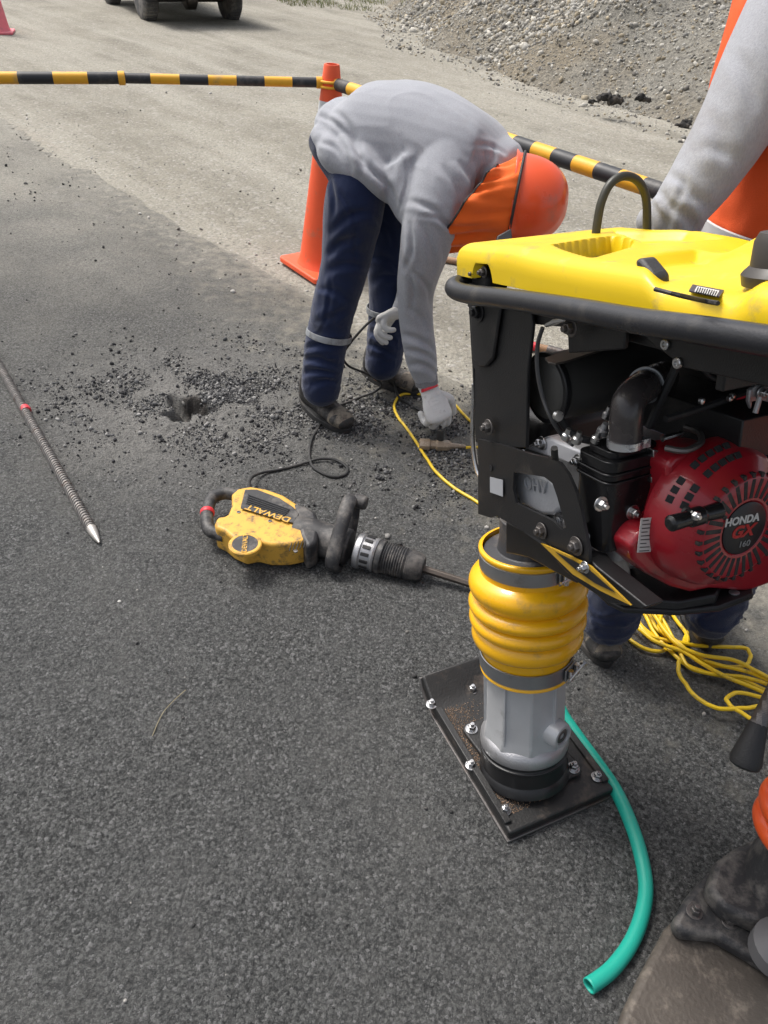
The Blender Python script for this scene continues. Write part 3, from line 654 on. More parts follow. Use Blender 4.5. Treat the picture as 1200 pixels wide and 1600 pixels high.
# barrel, collar, boot: turned about the hammer's axis
X0 = G(486, 838, .056); X1 = G(662, 889, .040); xd = (X1-X0).normalized(); Lx = (X1-X0).length
b = MB(); b.lathe(X0-xd*.05, xd, [(0, .05), (.05, .054), (.08, .052), (.115, .05), (.12, .053), (.165, .053), (.17, .049)], 32); b.build('barrel', HAMB, ham, bevel=.002)
cpos = (G(563, 862, .05)-X0).dot(xd)
b = MB(); b.lathe(X0+xd*(cpos-.012), xd, [(0, .05), (.006, .053), (.016, .053), (.020, .049), (.050, .047), (.054, .050), (.060, .047)], 32); b.build('vent_collar', STEEL if 0 else ALU, ham)
for k in range(14):
    a = 2*math.pi*k/14; x = xd.orthogonal().normalized(); y = xd.cross(x); rr_ = x*math.cos(a)+y*math.sin(a)
    b = MB(); b.box(X0+xd*(cpos+.022)+rr_*.0485, xd*.012, xd.cross(rr_)*.0052, rr_*.002); b.build('vent_slot', BLACKR, ham, bevel=.001)
prof = [(cpos+.050, .046), (cpos+.056, .050), (cpos+.066, .050), (cpos+.070, .045)]; q = cpos+.070
while q < Lx-.055: prof += [(q, .0435), (q+.0035, .0465), (q+.007, .0435)]; q += .0072
prof += [(q+.003, .042), (q+.006, .046), (Lx-.012, .041), (Lx-.002, .034), (Lx, .026)]
b = MB(); b.lathe(X0, xd, prof, 32); b.build('tool_boot', HAMB, ham)
X2 = X1+xd*.34; X2.z = .012; b = MB(); b.lathe(X1-xd*.01, X2-X1, [(0, .0115), (.30, .0105), (.345, .003)], 6); b.build('chisel', pm('worn_chisel', (.13, .11, .095), .5, metal=.7, bump=.4, dirt=(.1, .07, .05), dirt_amt=.4), ham, bevel=.001)
# D handle at the rear
hp = [HP(372, 775, .07), HP(352, 771, .072), HP(332, 778, .072), HP(325, 795, .07), HP(323, 812, .066), HP(327, 828, .062), HP(341, 834, .06), HP(352, 838, .06)]
pth = cat(hp, 6); b = MB(); b.tube(pth, [.019]*len(pth), 16); hh_ = b.build('rear_handle', HAMB, ham)
c_ = HP(324, 801, .069); dd = (HP(323, 812, .066)-HP(325, 795, .07)).normalized(); b = MB(); b.lathe(c_-dd*.008, dd, [(0, .0195), (.003, .0212), (.013, .0212), (.016, .0195)], 20); b.build('tape', REDT, hh_)
# side handle: a flattened D ring standing round the barrel
sc_ = X0+xd*((G(533, 852, .055)-X0).dot(xd)); sy = V(0, 0, 1).cross(xd).normalized(); su = (V(0, 0, 1)*.8 + sy*.6).normalized(); sv = xd.cross(su)
ring = [(-.062, -.055), (-.058, .05), (-.045, .10), (-.02, .135), (.02, .135), (.045, .10), (.058, .05), (.062, -.055)]
lp = cat([sc_+sv*a+su*c for a, c in ring]+[], 5, closed=True); b = MB()
rs = []; L_ = len(lp)
for i, p in enumerate(lp):
    tt = (lp[(i+1) % L_]-lp[i-1]).normalized(); nn = xd.cross(tt); rs.append(b.ring(p, xd, nn, .021, .012, 14))
for i in range(L_): b.bridge(rs[i], rs[(i+1) % L_])
b.build('side_handle', HAMB, ham)
b = MB(); kc = sc_+su*.135+xd*.02; b.lathe(kc-xd*.014, xd, [(0, .017), (.004, .021), (.034, .021), (.04, .016)], 14); b.build('clamp_knob', HAMB, ham, bevel=.002)
# power lead
cp = [HP(388, 764, .075), G(390, 752, .05), G(396, 744, .03), G(412, 738, .012), G(440, 733, .01), G(474, 724, .01), G(500, 717, .014), G(525, 719, .012), G(542, 730, .01), G(540, 741, .01), G(524, 745, .01), G(505, 740, .01),
      G(488, 728, .012), G(483, 710, .01), G(486, 690, .01), G(494, 674, .01), G(520, 640, .01), G(560, 622, .012), G(585, 612, .03), G(596, 600, .06), G(575, 585, .10), G(545, 572, .14), G(536, 556, .2), G(548, 535, .26), G(575, 505, .32), G(600, 488, .33), G(617, 490, .32)]
cp2 = [G(617, 490, .32), G(624, 520, .24), G(621, 560, .15), G(616, 590, .06), G(622, 618, .02), G(640, 632, .01), G(662, 644, .008), G(680, 640, .02), G(688, 660, .06), G(687, 682, .04)]
def cord_path(pts, n=8, wob=.0, zmin=.0095):
    P = cat(pts, n)
    for i, p in enumerate(P):
        p.x += wob*vn(np.array(i*.31), np.array(1.), 1.); p.y += wob*vn(np.array(i*.27), np.array(9.), 1.)
        if p.z < zmin: p.z = zmin
    return P
b = MB(); b.tube(cord_path(cp+cp2[1:], 8), .0048, 8); b.build('power_cord', CORDB, ham)
b = MB(); b.lathe(HP(388, 766, .072), (G(392, 748, .04)-HP(388, 766, .072)), [(-.01, .011), (.02, .009), (.055, .006)], 14); b.build('cord_sleeve', BLACKR, ham)
b = MB(); b.lathe(G(688, 672, .075), G(688, 690, .03)-G(688, 672, .075), [(0, .011), (.02, .013), (.045, .012)], 14); b.build('plug', BLACKR, ham)

# ------------------------------------------------------------------ yellow extension cord
ext = thing('extension_cord', 'yellow extension cord with clear socket, its coil heaped right of the rammer', 'extension cord', G(690, 697))
sd_ = (G(735, 698, .022)-G(655, 694, .022)).normalized(); s0_ = G(655, 694, .02); b = MB()
sy = V(0, 0, 1).cross(sd_)
Ls = (G(728, 699, .02)-s0_).length
secs = [(0, .022, .017), (.004, .025, .020), (.036, .025, .020), (.040, .019, .015), (.058, .019, .015), (.062, .026, .021), (.104, .023, .018), (.115, .013, .011), (Ls, .006, .006)]
rs = [b.ring(s0_+sd_*q, sy, V(0, 0, 1), r1, r2, 8, math.pi/8) for q, r1, r2 in secs]
for u_, v_ in zip(rs, rs[1:]): b.bridge(u_, v_)
b.cap(rs[0], True); b.cap(rs[-1]); sk = b.build('socket', pm('clear_amber_socket', (.26, .20, .14), .25, var=.35, scale=60), ext, bevel=.001)
main = [(728, 699), (745, 699), (765, 697), (775, 690), (772, 675), (755, 668), (735, 658), (718, 640), (706, 628), (690, 622), (665, 617), (640, 615), (625, 618), (617, 630), (618, 645), (632, 665), (650, 690), (664, 712), (682, 738), (710, 762), (745, 784), (790, 812), (850, 850), (900, 890), (940, 930), (975, 955)]
b = MB(); b.tube(cord_path([G(x, y, .012 if i > 1 else .018) for i, (x, y) in enumerate(main)], 8, .0015), .0052, 8); b.build('cord', CORDY, ext)
def loop_(pts, z=.012): return [G(x, y, z+.01*(i % 2)) for i, (x, y) in enumerate(pts)]
coils = [
 [(975, 955), (985, 945), (1000, 975), (1030, 1000), (1060, 1015), (1075, 985), (1078, 962)],
 [(972, 975), (985, 1000), (1020, 1018), (1050, 1010), (1075, 1000), (1050, 960), (1030, 940), (1010, 950), (1030, 985), (1060, 1010)],
 [(1000, 940), (1020, 985), (1060, 1030), (1100, 1050), (1150, 1060), (1200, 1080), (1260, 1110)],
 [(985, 950), (1010, 990), (1065, 1005), (1110, 1010), (1160, 1012), (1172, 1024), (1160, 1040), (1110, 1038), (1070, 1015), (1040, 985), (1030, 945)],
 [(1015, 940), (1045, 985), (1065, 1025), (1080, 1045), (1130, 1055), (1180, 1062), (1230, 1085)],
 [(1040, 945), (1030, 980), (1060, 1005), (1095, 1030), (1150, 1045), (1200, 1062), (1250, 1090)],
 [(980, 965), (1020, 1000), (1070, 1020), (1110, 1045), (1160, 1068), (1210, 1090)],
 [(1062, 1030), (1060, 1048), (1075, 1075), (1100, 1098), (1135, 1108), (1170, 1105), (1205, 1098), (1175, 1085), (1148, 1082), (1136, 1094), (1150, 1108), (1182, 1126), (1220, 1140)],
 [(1005, 945), (1025, 965), (1050, 1000), (1090, 1022), (1140, 1030), (1185, 1050), (1225, 1075)],
]
for k, c_ in enumerate(coils):
    b = MB(); b.tube(cord_path([G(x, y, .010+.004*k) for x, y in c_], 9, .002), .0052, 8); b.build('coil_loop', CORDY, ext)

# wooden handled tools beyond the rammer
def tool(pa, pb, label, band=False):
    a, c_ = G(*pa, .02), G(*pb, .02); t = thing('hand_tool', label, 'hand tool', V(a.x, a.y, 0)); d = (c_-a)
    b = MB(); b.lathe(a, d, [(0, .012), (.01, .017), (d.length*.5, .016), (d.length, .018)], 16); b.build('handle', WOOD, t)
    if band: b = MB(); b.lathe(c_-d.normalized()*.11, d, [(0, .019), (.04, .019)], 16); b.build('red_band', REDT, t)
    b = MB(); e = d.normalized(); y = V(0, 0, 1).cross(e)
    b.lathe(c_-e*.02, e, [(0, .021), (.05, .02), (.10, .015)], 16); b.prism([c_+e*.08-y*.02, c_+e*.12-y*.10, c_+e*.30-y*.10, c_+e*.36, c_+e*.30+y*.10, c_+e*.12+y*.10, c_+e*.08+y*.02], V(0, 0, .004)); b.build('blade', DSTEEL, t, bevel=.0015)
tool((688, 404), (800, 424), 'wooden tool handle poking out left of the rammer, below the orange helmet')
tool((770, 525), (862, 548), 'wooden handled tool with red band seen through the rammer frame', True)

# turquoise hose
hp = [(838, 1085, .06), (868, 1098, .045), (884, 1124, .03), (908, 1158, .02), (935, 1195, .015), (962, 1235, .015), (985, 1285, .015), (1001, 1335, .015), (1009, 1385, .015), (1003, 1430, .015), (985, 1475, .015), (955, 1515, .016), (920, 1541, .018)]
P = cat([G(*q) for q in hp], 8); b = MB(); b.tube(P, .0145, 20, caps=False); 
hose = b.build('water_hose', HOSE, org=V(P[-1].x, P[-1].y, 0)); sm = hose.modifiers.new('wall', 'SOLIDIFY'); sm.thickness = .003; sm.offset = -1
tag(hose, 'turquoise hose curving over the asphalt from behind the rammer foot', 'hose')
# pale pebbles and twig on the asphalt
for k, (px, py, s_, lb) in enumerate(((187, 942, .0055, 'tiny white pebble on the asphalt below the steel bar'), (219, 336, .010, 'pale pebble alone on the asphalt above the broken hole'))):
    q = G(px, py); b = MB(); b.ell(q+V(0, 0, s_*.9), V(s_, 0, 0), V(0, s_*.8, 0), V(0, 0, s_*.6), 8, 6); tag(b.build('pebble', pm('pale_pebble', (.5, .49, .46), .8), org=q), lb, 'pebble')
q = [G(238, 1150, .008), G(252, 1118, .01), G(268, 1098, .012), (G(290, 1078, .01))]; b = MB(); b.tube(cat(q, 5), .0010, 5); tag(b.build('twig', pm('dry_straw', (.28, .24, .15), .8), org=V(q[0].x, q[0].y, 0)), 'thin dry straw lying on the asphalt left of the rammer', 'straw')

# ------------------------------------------------------------------ the rammer: its own frame (U rear, W right, N along the leg)
_an = math.radians(-63.5); RU0 = V(math.cos(_an), math.sin(_an), 0); RW = V(-RU0.y, RU0.x, 0)
_t = math.radians(14.5); RU = RU0*math.cos(_t)+V(0, 0, math.sin(_t)); RN = -RU0*math.sin(_t)+V(0, 0, math.cos(_t))
_b = G(818, 1180, .06); RO = _b - RN*(.06/RN.z)
def LP(a, w_, c): return RO + RU*a + RW*w_ + RN*c
def _pl(px, py, n_, val):
    d = ray(px, py); s = (val-(CAM-RO).dot(n_))/d.dot(n_); return CAM+d*s
def PWp(px, py, v): return _pl(px, py, RW, v)
def PAp(px, py, v): return _pl(px, py, RU, v)
def PCp(px, py, v): return _pl(px, py, RN, v)
def lc(p): q = p-RO; return q.dot(RU), q.dot(RW), q.dot(RN)
ram = thing('tamping_rammer', 'tall yellow and black petrol tamping rammer with a red engine in the foreground', 'tamping rammer', V(RO.x, RO.y, 0))
Z = V(0, 0, 1)
# shoe, flat on the road
sc0 = V(.322, 1.075, 0); hw, hl = .132, .205
def SH(a, w_, z): return sc0 + RU0*a + RW*w_ + Z*z
b = MB(); prof = [(-hl, .062), (-hl+.012, .040), (-hl+.04, .018), (-hl+.08, .006), (hl-.01, .006), (hl, .012), (hl, .034), (-hl+.09, .034), (-hl+.05, .044), (-hl+.012, .068), (-hl, .072)]
b.prism([SH(a, -hw, z) for a, z in prof], RW*2*hw); shoe = b.build('shoe', SANDY, ram, bevel=.006, seg=3)
b = MB(); lip = [(-hl-.003, .058), (-hl+.010, .036), (-hl+.04, .012), (-hl+.08, .002), (hl+.004, .002), (hl+.004, .010), (-hl+.08, .0065), (-hl+.042, .0185), (-hl+.014, .0405), (-hl+.001, .062)]
b.prism([SH(a, -hw-.004, z) for a, z in lip], RW*(2*hw+.008)); b.build('steel_sole', DSTEEL, ram, bevel=.002)
for s_ in (-1, 1):
    b = MB(); b.box(SH(.03, s_*(hw-.008), .037), RU0*(hl-.05), RW*.008, Z*.0045); b.build('edge_rail', SANDY, ram, bevel=.002)
# dry sand lying on the shoe
npt = 2600; a_ = rng.uniform(-.13, .17, npt); w_ = -hw+.018+np.abs(rng.normal(0, .035, npt)); a_ = np.clip(a_, -.13, .18)
msk = (w_ < hw-.02) & (np.hypot(a_-.075, w_) > .085); a_, w_ = a_[msk], w_[msk]; s = rng.uniform(.0006, .0016, len(a_))
pp = np.array([list(SH(x_, y_, .0345)) for x_, y_ in zip(a_, w_)]); base = np.array(list(ram.location))
so_ = stones('sand', pp, s, tints(len(s), [(.20, .13, .085), (.28, .20, .14), (.13, .09, .06)], [.5, .3, .2]), STONE); so_.data.transform(Matrix.Translation(-Vector(base))); so_.parent = ram; so_['kind'] = 'stuff'
for px, py in ((738, 1078), (674, 1101), (736, 1196), (933, 1214), (789, 1266)):
    bolt(ram, G(px, py, .036), Z, .0088, .010)
b = MB(); fp = [(-.115, 0), (0, -.112), (.115, 0), (0, .112)]
fo = lc(LP(0, 0, .0)); f0 = G(818, 1185, .036)
pl = []
fb = [G(737, 1138, .05), G(812, 1236, .05), G(896, 1199, .05)]; fb.append(fb[0]+fb[2]-fb[1]); fcen = (fb[0]+fb[2])/2
for q in fb:
    d_ = (q-fcen); d_.z = 0; d_.normalize(); e_ = V(-d_.y, d_.x, 0)
    for t_ in (-1.15, -.6, 0, .6, 1.15): pl.append(V(q.x, q.y, .036)+(d_*math.cos(t_)+e_*math.sin(t_))*.019)
b.prism(pl, Z*.011); b.build('foot_flange', SANDY, ram, bevel=.003)
for q in fb: bolt(ram, V(q.x, q.y, .047), Z, .0095, .012)
# leg
b = MB(); b.lathe(RO, RN, [(.028, .100), (.045, .097), (.052, .092), (.088, .092), (.090, .094), (.094, .094), (.096, .090), (.104, .090)], 48); b.build('leg_foot', pm('black_leg_paint', (.014, .014, .015), .35, dirt=(.08, .06, .045), dirt_amt=.2), ram, bevel=.001)
b = MB(); b.lathe(RO, RN, [(.104, .092), (.110, .094), (.124, .093), (.134, .088), (.140, .080)], 48); b.build('leg_ring', ALU, ram, bevel=.001)
b = MB(); x8 = []
b.lathe(RO, RN, [(.130, .089), (.155, .086), (.165, .084), (.31, .0815), (.33, .0815)], 9, ph=.45); b.build('leg_housing', SILVER, ram, bevel=.0035, seg=2, ang=20)
for ang_ in (.2, 1.5, 2.8, -1.1, -2.2):
    rr_ = RU*math.cos(ang_)+RW*math.sin(ang_); b = MB(); b.box(LP(0, 0, .225)+rr_*.082, RN*.075, rr_*.004, rr_.cross(RN)*.0025); b.build('rib', SILVER, ram, bevel=.001)
bn_ = (RU*.96+RW*.27).normalized(); bp_ = LP(0, 0, .178)+bn_*.101
b = MB(); b.lathe(bp_-bn_*.035, bn_, [(0, .03), (.03, .028), (.036, .025), (.036, .019), (.031, .018)], 32); b.build('oil_boss', SILVER, ram)
b = MB(); b.lathe(bp_-bn_*.010, bn_, [(0, .0165), (.007, .0165), (.009, .013), (.009, .0075), (.004, .007)], 24); b.build('oil_plug', DSTEEL, ram)
# bellows
b = MB(); prof = [(.300, .087), (.303, .0935), (.308, .0935), (.310, .0905), (.345, .0905), (.352, .092), (.366, .0935)]
def ridge(c0, c1, ro, ri): return [(c0+(c1-c0)*k/8, ri+(ro-ri)*math.sin(math.pi*k/8)**.52) for k in range(1, 9)]
prof += ridge(.366, .408, .1105, .098)+ridge(.408, .441, .1150, .1005)+ridge(.441, .474, .1160, .1005)+ridge(.474, .530, .1155, .093)
prof += [(.538, .093), (.570, .0925), (.573, .0955), (.579, .0955), (.581, .093), (.581, .088)]
b.lathe(RO, RN, prof, 72, caps=False); b.build('bellows', BELLY, ram, ang=60)
for c0, c1, nm in ((.311, .343, 0), (.540, .569, 1)):
    b = MB(); b.lathe(RO, RN, [(c0, .0925), (c0+.001, .0945), (c1-.001, .0945), (c1, .0925)], 72, caps=False); cl = b.build('clamp_band', CLAMP, ram)
    cc = (c0+c1)/2; px = (892, 1053) if nm == 0 else (872, 906)
    ang_ = math.radians(28 if nm == 0 else 12); rr_ = RU*math.cos(ang_)+RW*math.sin(ang_); tt = rr_.cross(RN)*-1
    b = MB(); b.box(LP(0, 0, cc)+rr_*.097, tt*.022, rr_*.0015, RN*.0135); b.build('clamp_plate', CLAMP, cl, bevel=.0006)
    b = MB(); b.cyl(LP(0, 0, cc)+rr_*.108-tt*.030, LP(0, 0, cc)+rr_*.108+tt*.034, .0032); b.lathe(LP(0, 0, cc)+rr_*.108+tt*.030, tt, [(0, .007), (.008, .007)], 6)
    b.cyl(LP(0, 0, cc-.011)+rr_*.104-tt*.012, LP(0, 0, cc+.011)+rr_*.104-tt*.012, .0055); b.cyl(LP(0, 0, cc-.011)+rr_*.104+tt*.014, LP(0, 0, cc+.011)+rr_*.104+tt*.014, .0055)
    b.build('clamp_screw', STEEL, cl)
# crankcase on top of the leg
b = MB(); b.lathe(RO, RN, [(.545, .087), (.572, .087), (.574, .060), (.60, .056), (.64, .056)], 40); b.build('leg_top', pm('dark_cast_iron', (.045, .046, .05), .5, bump=.4, dirt=(.14, .12, .10), dirt_amt=.25), ram, bevel=.002)
b = MB(); b.box(LP(.015, .03, .74), RU*.075, RW*.075, RN*.12); b.build('crankcase', BLACKP, ram, bevel=.02, seg=3)
b = MB(); b.prism([PWp(x, y, -.085) for x, y in ((790, 815), (870, 855), (930, 890), (900, 912), (868, 895), (826, 872), (790, 864))], RW*.11); b.build('engine_mount', BLACKP, ram, bevel=.003)
# bracket with the window
b = MB()
o_ = [(747, 686), (790, 697), (827, 709), (858, 716), (875, 724), (888, 742), (898, 765), (907, 795), (914, 830), (920, 859), (920, 880), (900, 870), (888, 864), (847, 846), (810, 826), (788, 813), (776, 806), (767, 809), (747, 803)]
h_ = [(803, 738), (850, 745), (863, 755), (870, 775), (884, 824), (877, 828), (862, 813), (830, 798), (806, 786), (801, 763)]
b.prism([PWp(x, y, -.135) for x, y in o_], RW*.005, holes=[[PWp(x, y, -.135) for x, y in h_]]); b.build('side_bracket', BLACKP, ram, bevel=0, ang=30)
b = MB(); p0 = PWp(747, 686, -.13); p1 = PWp(747, 803, -.13); b.prism([p0, p1, p1+RW*.13, p0+RW*.13], RU*.005); b.build('bracket_web', BLACKP, ram, bevel=.0015)
b = MB(); b.prism([PWp(x, y, -.1375) for x, y in ((766, 745), (786, 750), (786, 776), (766, 769))], RW*-.0006); b.build('sticker', pm('grey_sticker', (.36, .37, .39), .4), ram)
for px, py in ((767, 731),): b = MB(); b.lathe(PWp(px, py, -.136), RW*-1, [(0, .005), (.001, .005)], 16); b.build('hole', BLACKR, ram)
# yellow and black wedge decal plate under the bracket
b = MB(); b.prism([PWp(x, y, -.139) for x, y in ((847, 848), (893, 868), (925, 884), (988, 945), (940, 922), (898, 897))], RW*-.003); b.build('decal_plate', pm('ochre_decal', (.42, .25, .02), .45, dirt=(.1, .07, .03), dirt_amt=.2), ram)
b = MB(); b.prism([PWp(x, y, -.1428) for x, y in ((868, 862), (893, 874), (920, 889), (962, 926), (930, 911), (900, 890))], RW*-.0006); b.build('decal_stripe', BLACKP, ram)
b = MB(); b.prism([PWp(x, y, -.130) for x, y in ((850, 850), (921, 872), (930, 884), (1010, 948), (1004, 952), (950, 942), (905, 912), (880, 890))], RW*.03); b.build('lower_gusset', BLACKP, ram, bevel=.002)
for px, py, r_ in ((847, 829, .0085), (901, 853, .0095), (915, 886, .006)): bolt(ram, PWp(px, py, -.1365 if r_ > .007 else -.1425), RW*-1, r_, .007, mat=DSTEEL if r_ > .007 else STEEL)
# upright frame plates
b = MB(); b.prism([PWp(x, y, -.13) for x, y in ((731, 462), (736, 462), (828, 478), (832, 508), (824, 580), (822, 700), (747, 698), (742, 682), (742, 578), (737, 568), (733, 500))], RW*.006); b.build('frame_column', BLACKP, ram, bevel=.0015)
b = MB(); b.prism([PWp(x, y, -.137) for x, y in ((733, 470), (782, 478), (770, 560), (758, 574), (748, 574), (738, 560))], RW*.006); b.build('column_cheek', BLACKP, ram, bevel=.003)
b = MB(); b.prism([PWp(733, 470, -.125), PWp(742, 690, -.125), PWp(742, 690, -.125)+RW*.06, PWp(733, 470, -.125)+RW*.06], RU*.006)
b.build('front_web', BLACKP, ram, bevel=.002)
b = MB(); b.prism([PWp(x, y, -.12) for x, y in ((730, 452), (1000, 480), (1320, 540), (1320, 640), (1180, 600), (1068, 575), (1012, 532), (1000, 506), (976, 503), (976, 530), (974, 546), (888, 552), (886, 512), (826, 506), (730, 480))], RW*.008); b.build('upper_frame', BLACKP, ram, bevel=.002)
b = MB(); b.box(LP(.42, .155, 1.0), RU*.28, RW*.004, RN*.09); b.build('rear_frame', BLACKP, ram, bevel=.002)
b = MB(); b.box(LP(.30, .02, 1.055), RU*.22, RW*.12, RN*.012); b.build('deck_plate', BLACKP, ram, bevel=.002)
b = MB(); b.box(LP(.50, .02, 1.04), RU*.006, RW*.13, RN*.02); b.box(LP(.30, .10, .90), RU*.10, RW*.05, RN*.03); b.build('cross_member', BLACKP, ram, bevel=.002)
for px, py, r_, m_ in ((748, 487, .0105, BLACKP), (764, 667, .0085, DSTEEL), (893, 512, .008, DSTEEL)): bolt(ram, PWp(px, py, -.1375), RW*-1, r_, .008, mat=m_)
for px, py in ((1041, 538), (1060, 567)):
    b = MB(); b.lathe(PWp(px, py, -.121), RW*-1, [(0, .0062), (.003, .0062), (.004, .005), (.004, .003), (.002, .0028)], 20); b.build('screw', STEEL, ram)
# fuel tank: a moulded deck
A0, A1, WN, WF = lc(PWp(714, 425, -.168))[0], .70, -.168, .168; na_, nw_ = 230, 112
def gs(x, s): return math.exp(-(x/s)**2)
def inpoly(a, w_, poly):
    d = 1e9; ins = False; n_ = len(poly)
    for i in range(n_):
        x1, y1 = poly[i]; x2, y2 = poly[(i+1) % n_]
        if (y1 > w_) != (y2 > w_) and a < (x2-x1)*(w_-y1)/(y2-y1)+x1: ins = not ins
        t = max(0, min(1, ((a-x1)*(x2-x1)+(w_-y1)*(y2-y1))/((x2-x1)**2+(y2-y1)**2))); d = min(d, math.hypot(a-x1-t*(x2-x1), w_-y1-t*(y2-y1)))
    return -d if ins else d
def sm(x, a, c_): t = max(0, min(1, (x-a)/(c_-a))); return t*t*(3-2*t)
def cpoly(pts, c=1.130): return [lc(PCp(x, y, c))[:2] for x, y in pts]
SLOT = cpoly(((866, 402), (912, 393), (955, 385), (985, 390), (978, 401), (924, 420)))
BAS = cpoly(((1015, 415), (1090, 398), (1175, 420), (1200, 440), (1165, 478), (1110, 490), (1020, 455)))
TROUGH = cpoly(((960, 368), (1075, 372), (1120, 381), (1010, 392), (985, 385)))
def tank_c(a, w_):
    c = 1.130 + .014 - .007*(w_-WN)/(WF-WN)
    c += .030*sm(a, .36, .47)*sm(w_, -.13, .0) - .010*gs(a-.33, .05)*sm(w_, -.05, .10)
    c += .004*gs(a-.17, .05)
    ds = inpoly(a, w_, SLOT); c -= .050*sm(-ds, -.004, .004)
    db = inpoly(a, w_, BAS); c -= .015*sm(-db, -.010, .016)
    dt = inpoly(a, w_, TROUGH); c -= .017*sm(-dt, -.008, .014)
    return c
b = MB(); vs = []
def warp(a, w_):            # plan outline: the nose is rounded and cut back on the near side
    q = (w_-WN)/(WF-WN); nose = -.055*q + .022*abs(2*q-1)**5*(q > .5)
    return a + nose*max(0, 1-(a-A0)/.30)
def edge_drop(a, w_):
    d = min(w_-WN, WF-w_, a-A0+.0, A1-a); r = .022
    return 0 if d >= r else r-math.sqrt(max(0, r*r-(r-d)**2))
for i in range(na_):
    a = A0+(A1-A0)*(i/(na_-1)); row = []
    for j in range(nw_):
        q = j/(nw_-1); q = .5-.5*math.cos(math.pi*q) if False else q
        w_ = WN+(WF-WN)*q; aw = warp(a, w_); row.append(b.bm.verts.new(LP(aw, w_, tank_c(aw, w_)-edge_drop(a, w_))))
    vs.append(row)
for i in range(na_-1):
    for j in range(nw_-1): b._f((vs[i][j], vs[i+1][j], vs[i+1][j+1], vs[i][j+1]))
per = [vs[i][0] for i in range(na_)]+[vs[-1][j] for j in range(1, nw_)]+[vs[i][-1] for i in range(na_-2, -1, -1)]+[vs[0][j] for j in range(nw_-2, 0, -1)]
arch_c = lc(PWp(753, 436, WN)); AR = .027
def bot_c(p):
    a, w_, c = p; cb = 1.098 + .0*a
    if w_ < WN+.012 and abs(a-arch_c[0]) < AR: cb = max(cb, arch_c[2]+math.sqrt(max(0, AR**2-(a-arch_c[0])**2)))
    return min(cb, c-.002)
prev = per
for fr in (.34, .67, 1.):
    ring = []
    for v0 in per:
        p = lc(v0.co); ring.append(b.bm.verts.new(LP(p[0], p[1], p[2]+(bot_c(p)-p[2])*fr)))
    b.bridge(prev, ring); prev = ring
inner = []
for v0 in prev:
    p = lc(v0.co); inner.append(b.bm.verts.new(LP(.35+(p[0]-.35)*.97, p[1]*.94, p[2]+.001)))
b.bridge(prev, inner); b.cap(inner)
tank = b.build('fuel_tank', YELLOW, ram, ang=50)
b = MB(); mc = PWp(755, 434, WN+.02); b.lathe(mc, RW*-1, [(-.03, .024), (.004, .024), (.008, .021), (.008, .012)], 28); b.box(mc-RN*.014-RU*.0-RW*.004, RU*.022, RW*.010, RN*.006); b.build('shock_mount', BLACKR, ram, bevel=.002)
for px, py in ((743, 427), (757, 425)): bolt(ram, PWp(px, py, WN+.008), RW*-1, .0055, .006, mat=DSTEEL, washer=True)
b = MB(); b.prism([PCp(x, y, 1.120) for x, y in ((858, 412), (900, 400), (950, 388), (1000, 392), (990, 412), (918, 432))], RN*-.002); b.build('slot_shade_sheet', BLACKR, ram)  # black sheet above the yellow bottom, standing in for the shade deep in the slot
def TK(px, py, off=0.):
    c = 1.13
    for _ in range(12): p = PCp(px, py, c+off); a, w_, _c = lc(p); c = .5*c+.5*tank_c(a, w_)
    return PCp(px, py, c+off)
# black latch, groove, label and filler cap on the tank
b = MB(); q = [(991, 406), (1000, 403), (1022, 430), (1024, 456), (998, 450)]; b.prism([PWp(x, y, -.150) for x, y in q], RW*.022); b.build('latch', DARKG, ram, bevel=.004)
b = MB(); pth = [TK(x, y, .0004) for x, y in ((1024, 452), (1060, 461), (1100, 470), (1122, 474))]; b.tube(cat(pth, 4), .0022, 6); b.build('groove', BLACKR, ram)
b = MB(); b.prism([TK(x, y, .0006) for x, y in ((1082, 446), (1131, 455), (1124, 465), (1076, 456))], RN*.0012); lb_ = b.build('label', pm('dark_label', (.05, .04, .05), .4), ram)
b = MB(); b.prism([TK(x, y, .0019) for x, y in ((1089, 448), (1124, 455), (1119, 463), (1085, 456))], RN*.0006); b.build('print_panel', LABELW, lb_)
for k in range(9):
    p0 = TK(1091+k*3.6, 449.2+k*.75, .0027); p1 = TK(1088+k*3.6, 456.0+k*.65, .0027); b = MB(); b.tube([p0, p1], .0007, 4); b.build('print', DARKG, lb_)
cp_ = TK(1222, 425); b = MB(); b.lathe(cp_-RN*.012, RN, [(0, .034), (.010, .036), (.014, .033), (.018, .029), (.040, .028), (.048, .024), (.052, .0)], 40); cap_ = b.build('filler_cap', pm('dark_brown_cap', (.045, .04, .035), .45), ram)
# lifting hook
hk = [(923, 414), (929, 385), (933, 350), (940, 315), (954, 287), (975, 275), (997, 283), (1009, 308), (1011, 345), (1010, 394)]
P = cat([PAp(x, y, .075) for x, y in hk], 6); b = MB(); b.tube(P, .0066, 16); b.build('lifting_hook', HOOKM, ram)
# tubular guide handle around the tank
ht = [LP(.10, .215, 1.085), LP(.055, .19, 1.085), LP(.035, .12, 1.085), LP(.03, 0, 1.085), LP(.034, -.12, 1.085), LP(.05, -.178, 1.085)]
near = [PWp(724, 458, -.185), PWp(800, 468, -.187), PWp(900, 484, -.19), PWp(1000, 502, -.19), PWp(1090, 515, -.19), PWp(1190, 531, -.19), PWp(1330, 552, -.19)]
far = [LP(.75, -.205, lc(near[-1])[2]+.004), LP(.86, -.17, 1.10), LP(.88, 0, 1.10), LP(.86, .17, 1.10), LP(.75, .205, 1.10), LP(.4, .215, 1.09)]
P = cat(ht+near+far, 7, closed=True); b = MB(); b.tube(P, .0135, 22, closed=True); b.build('guide_handle', TUBEB, ram)
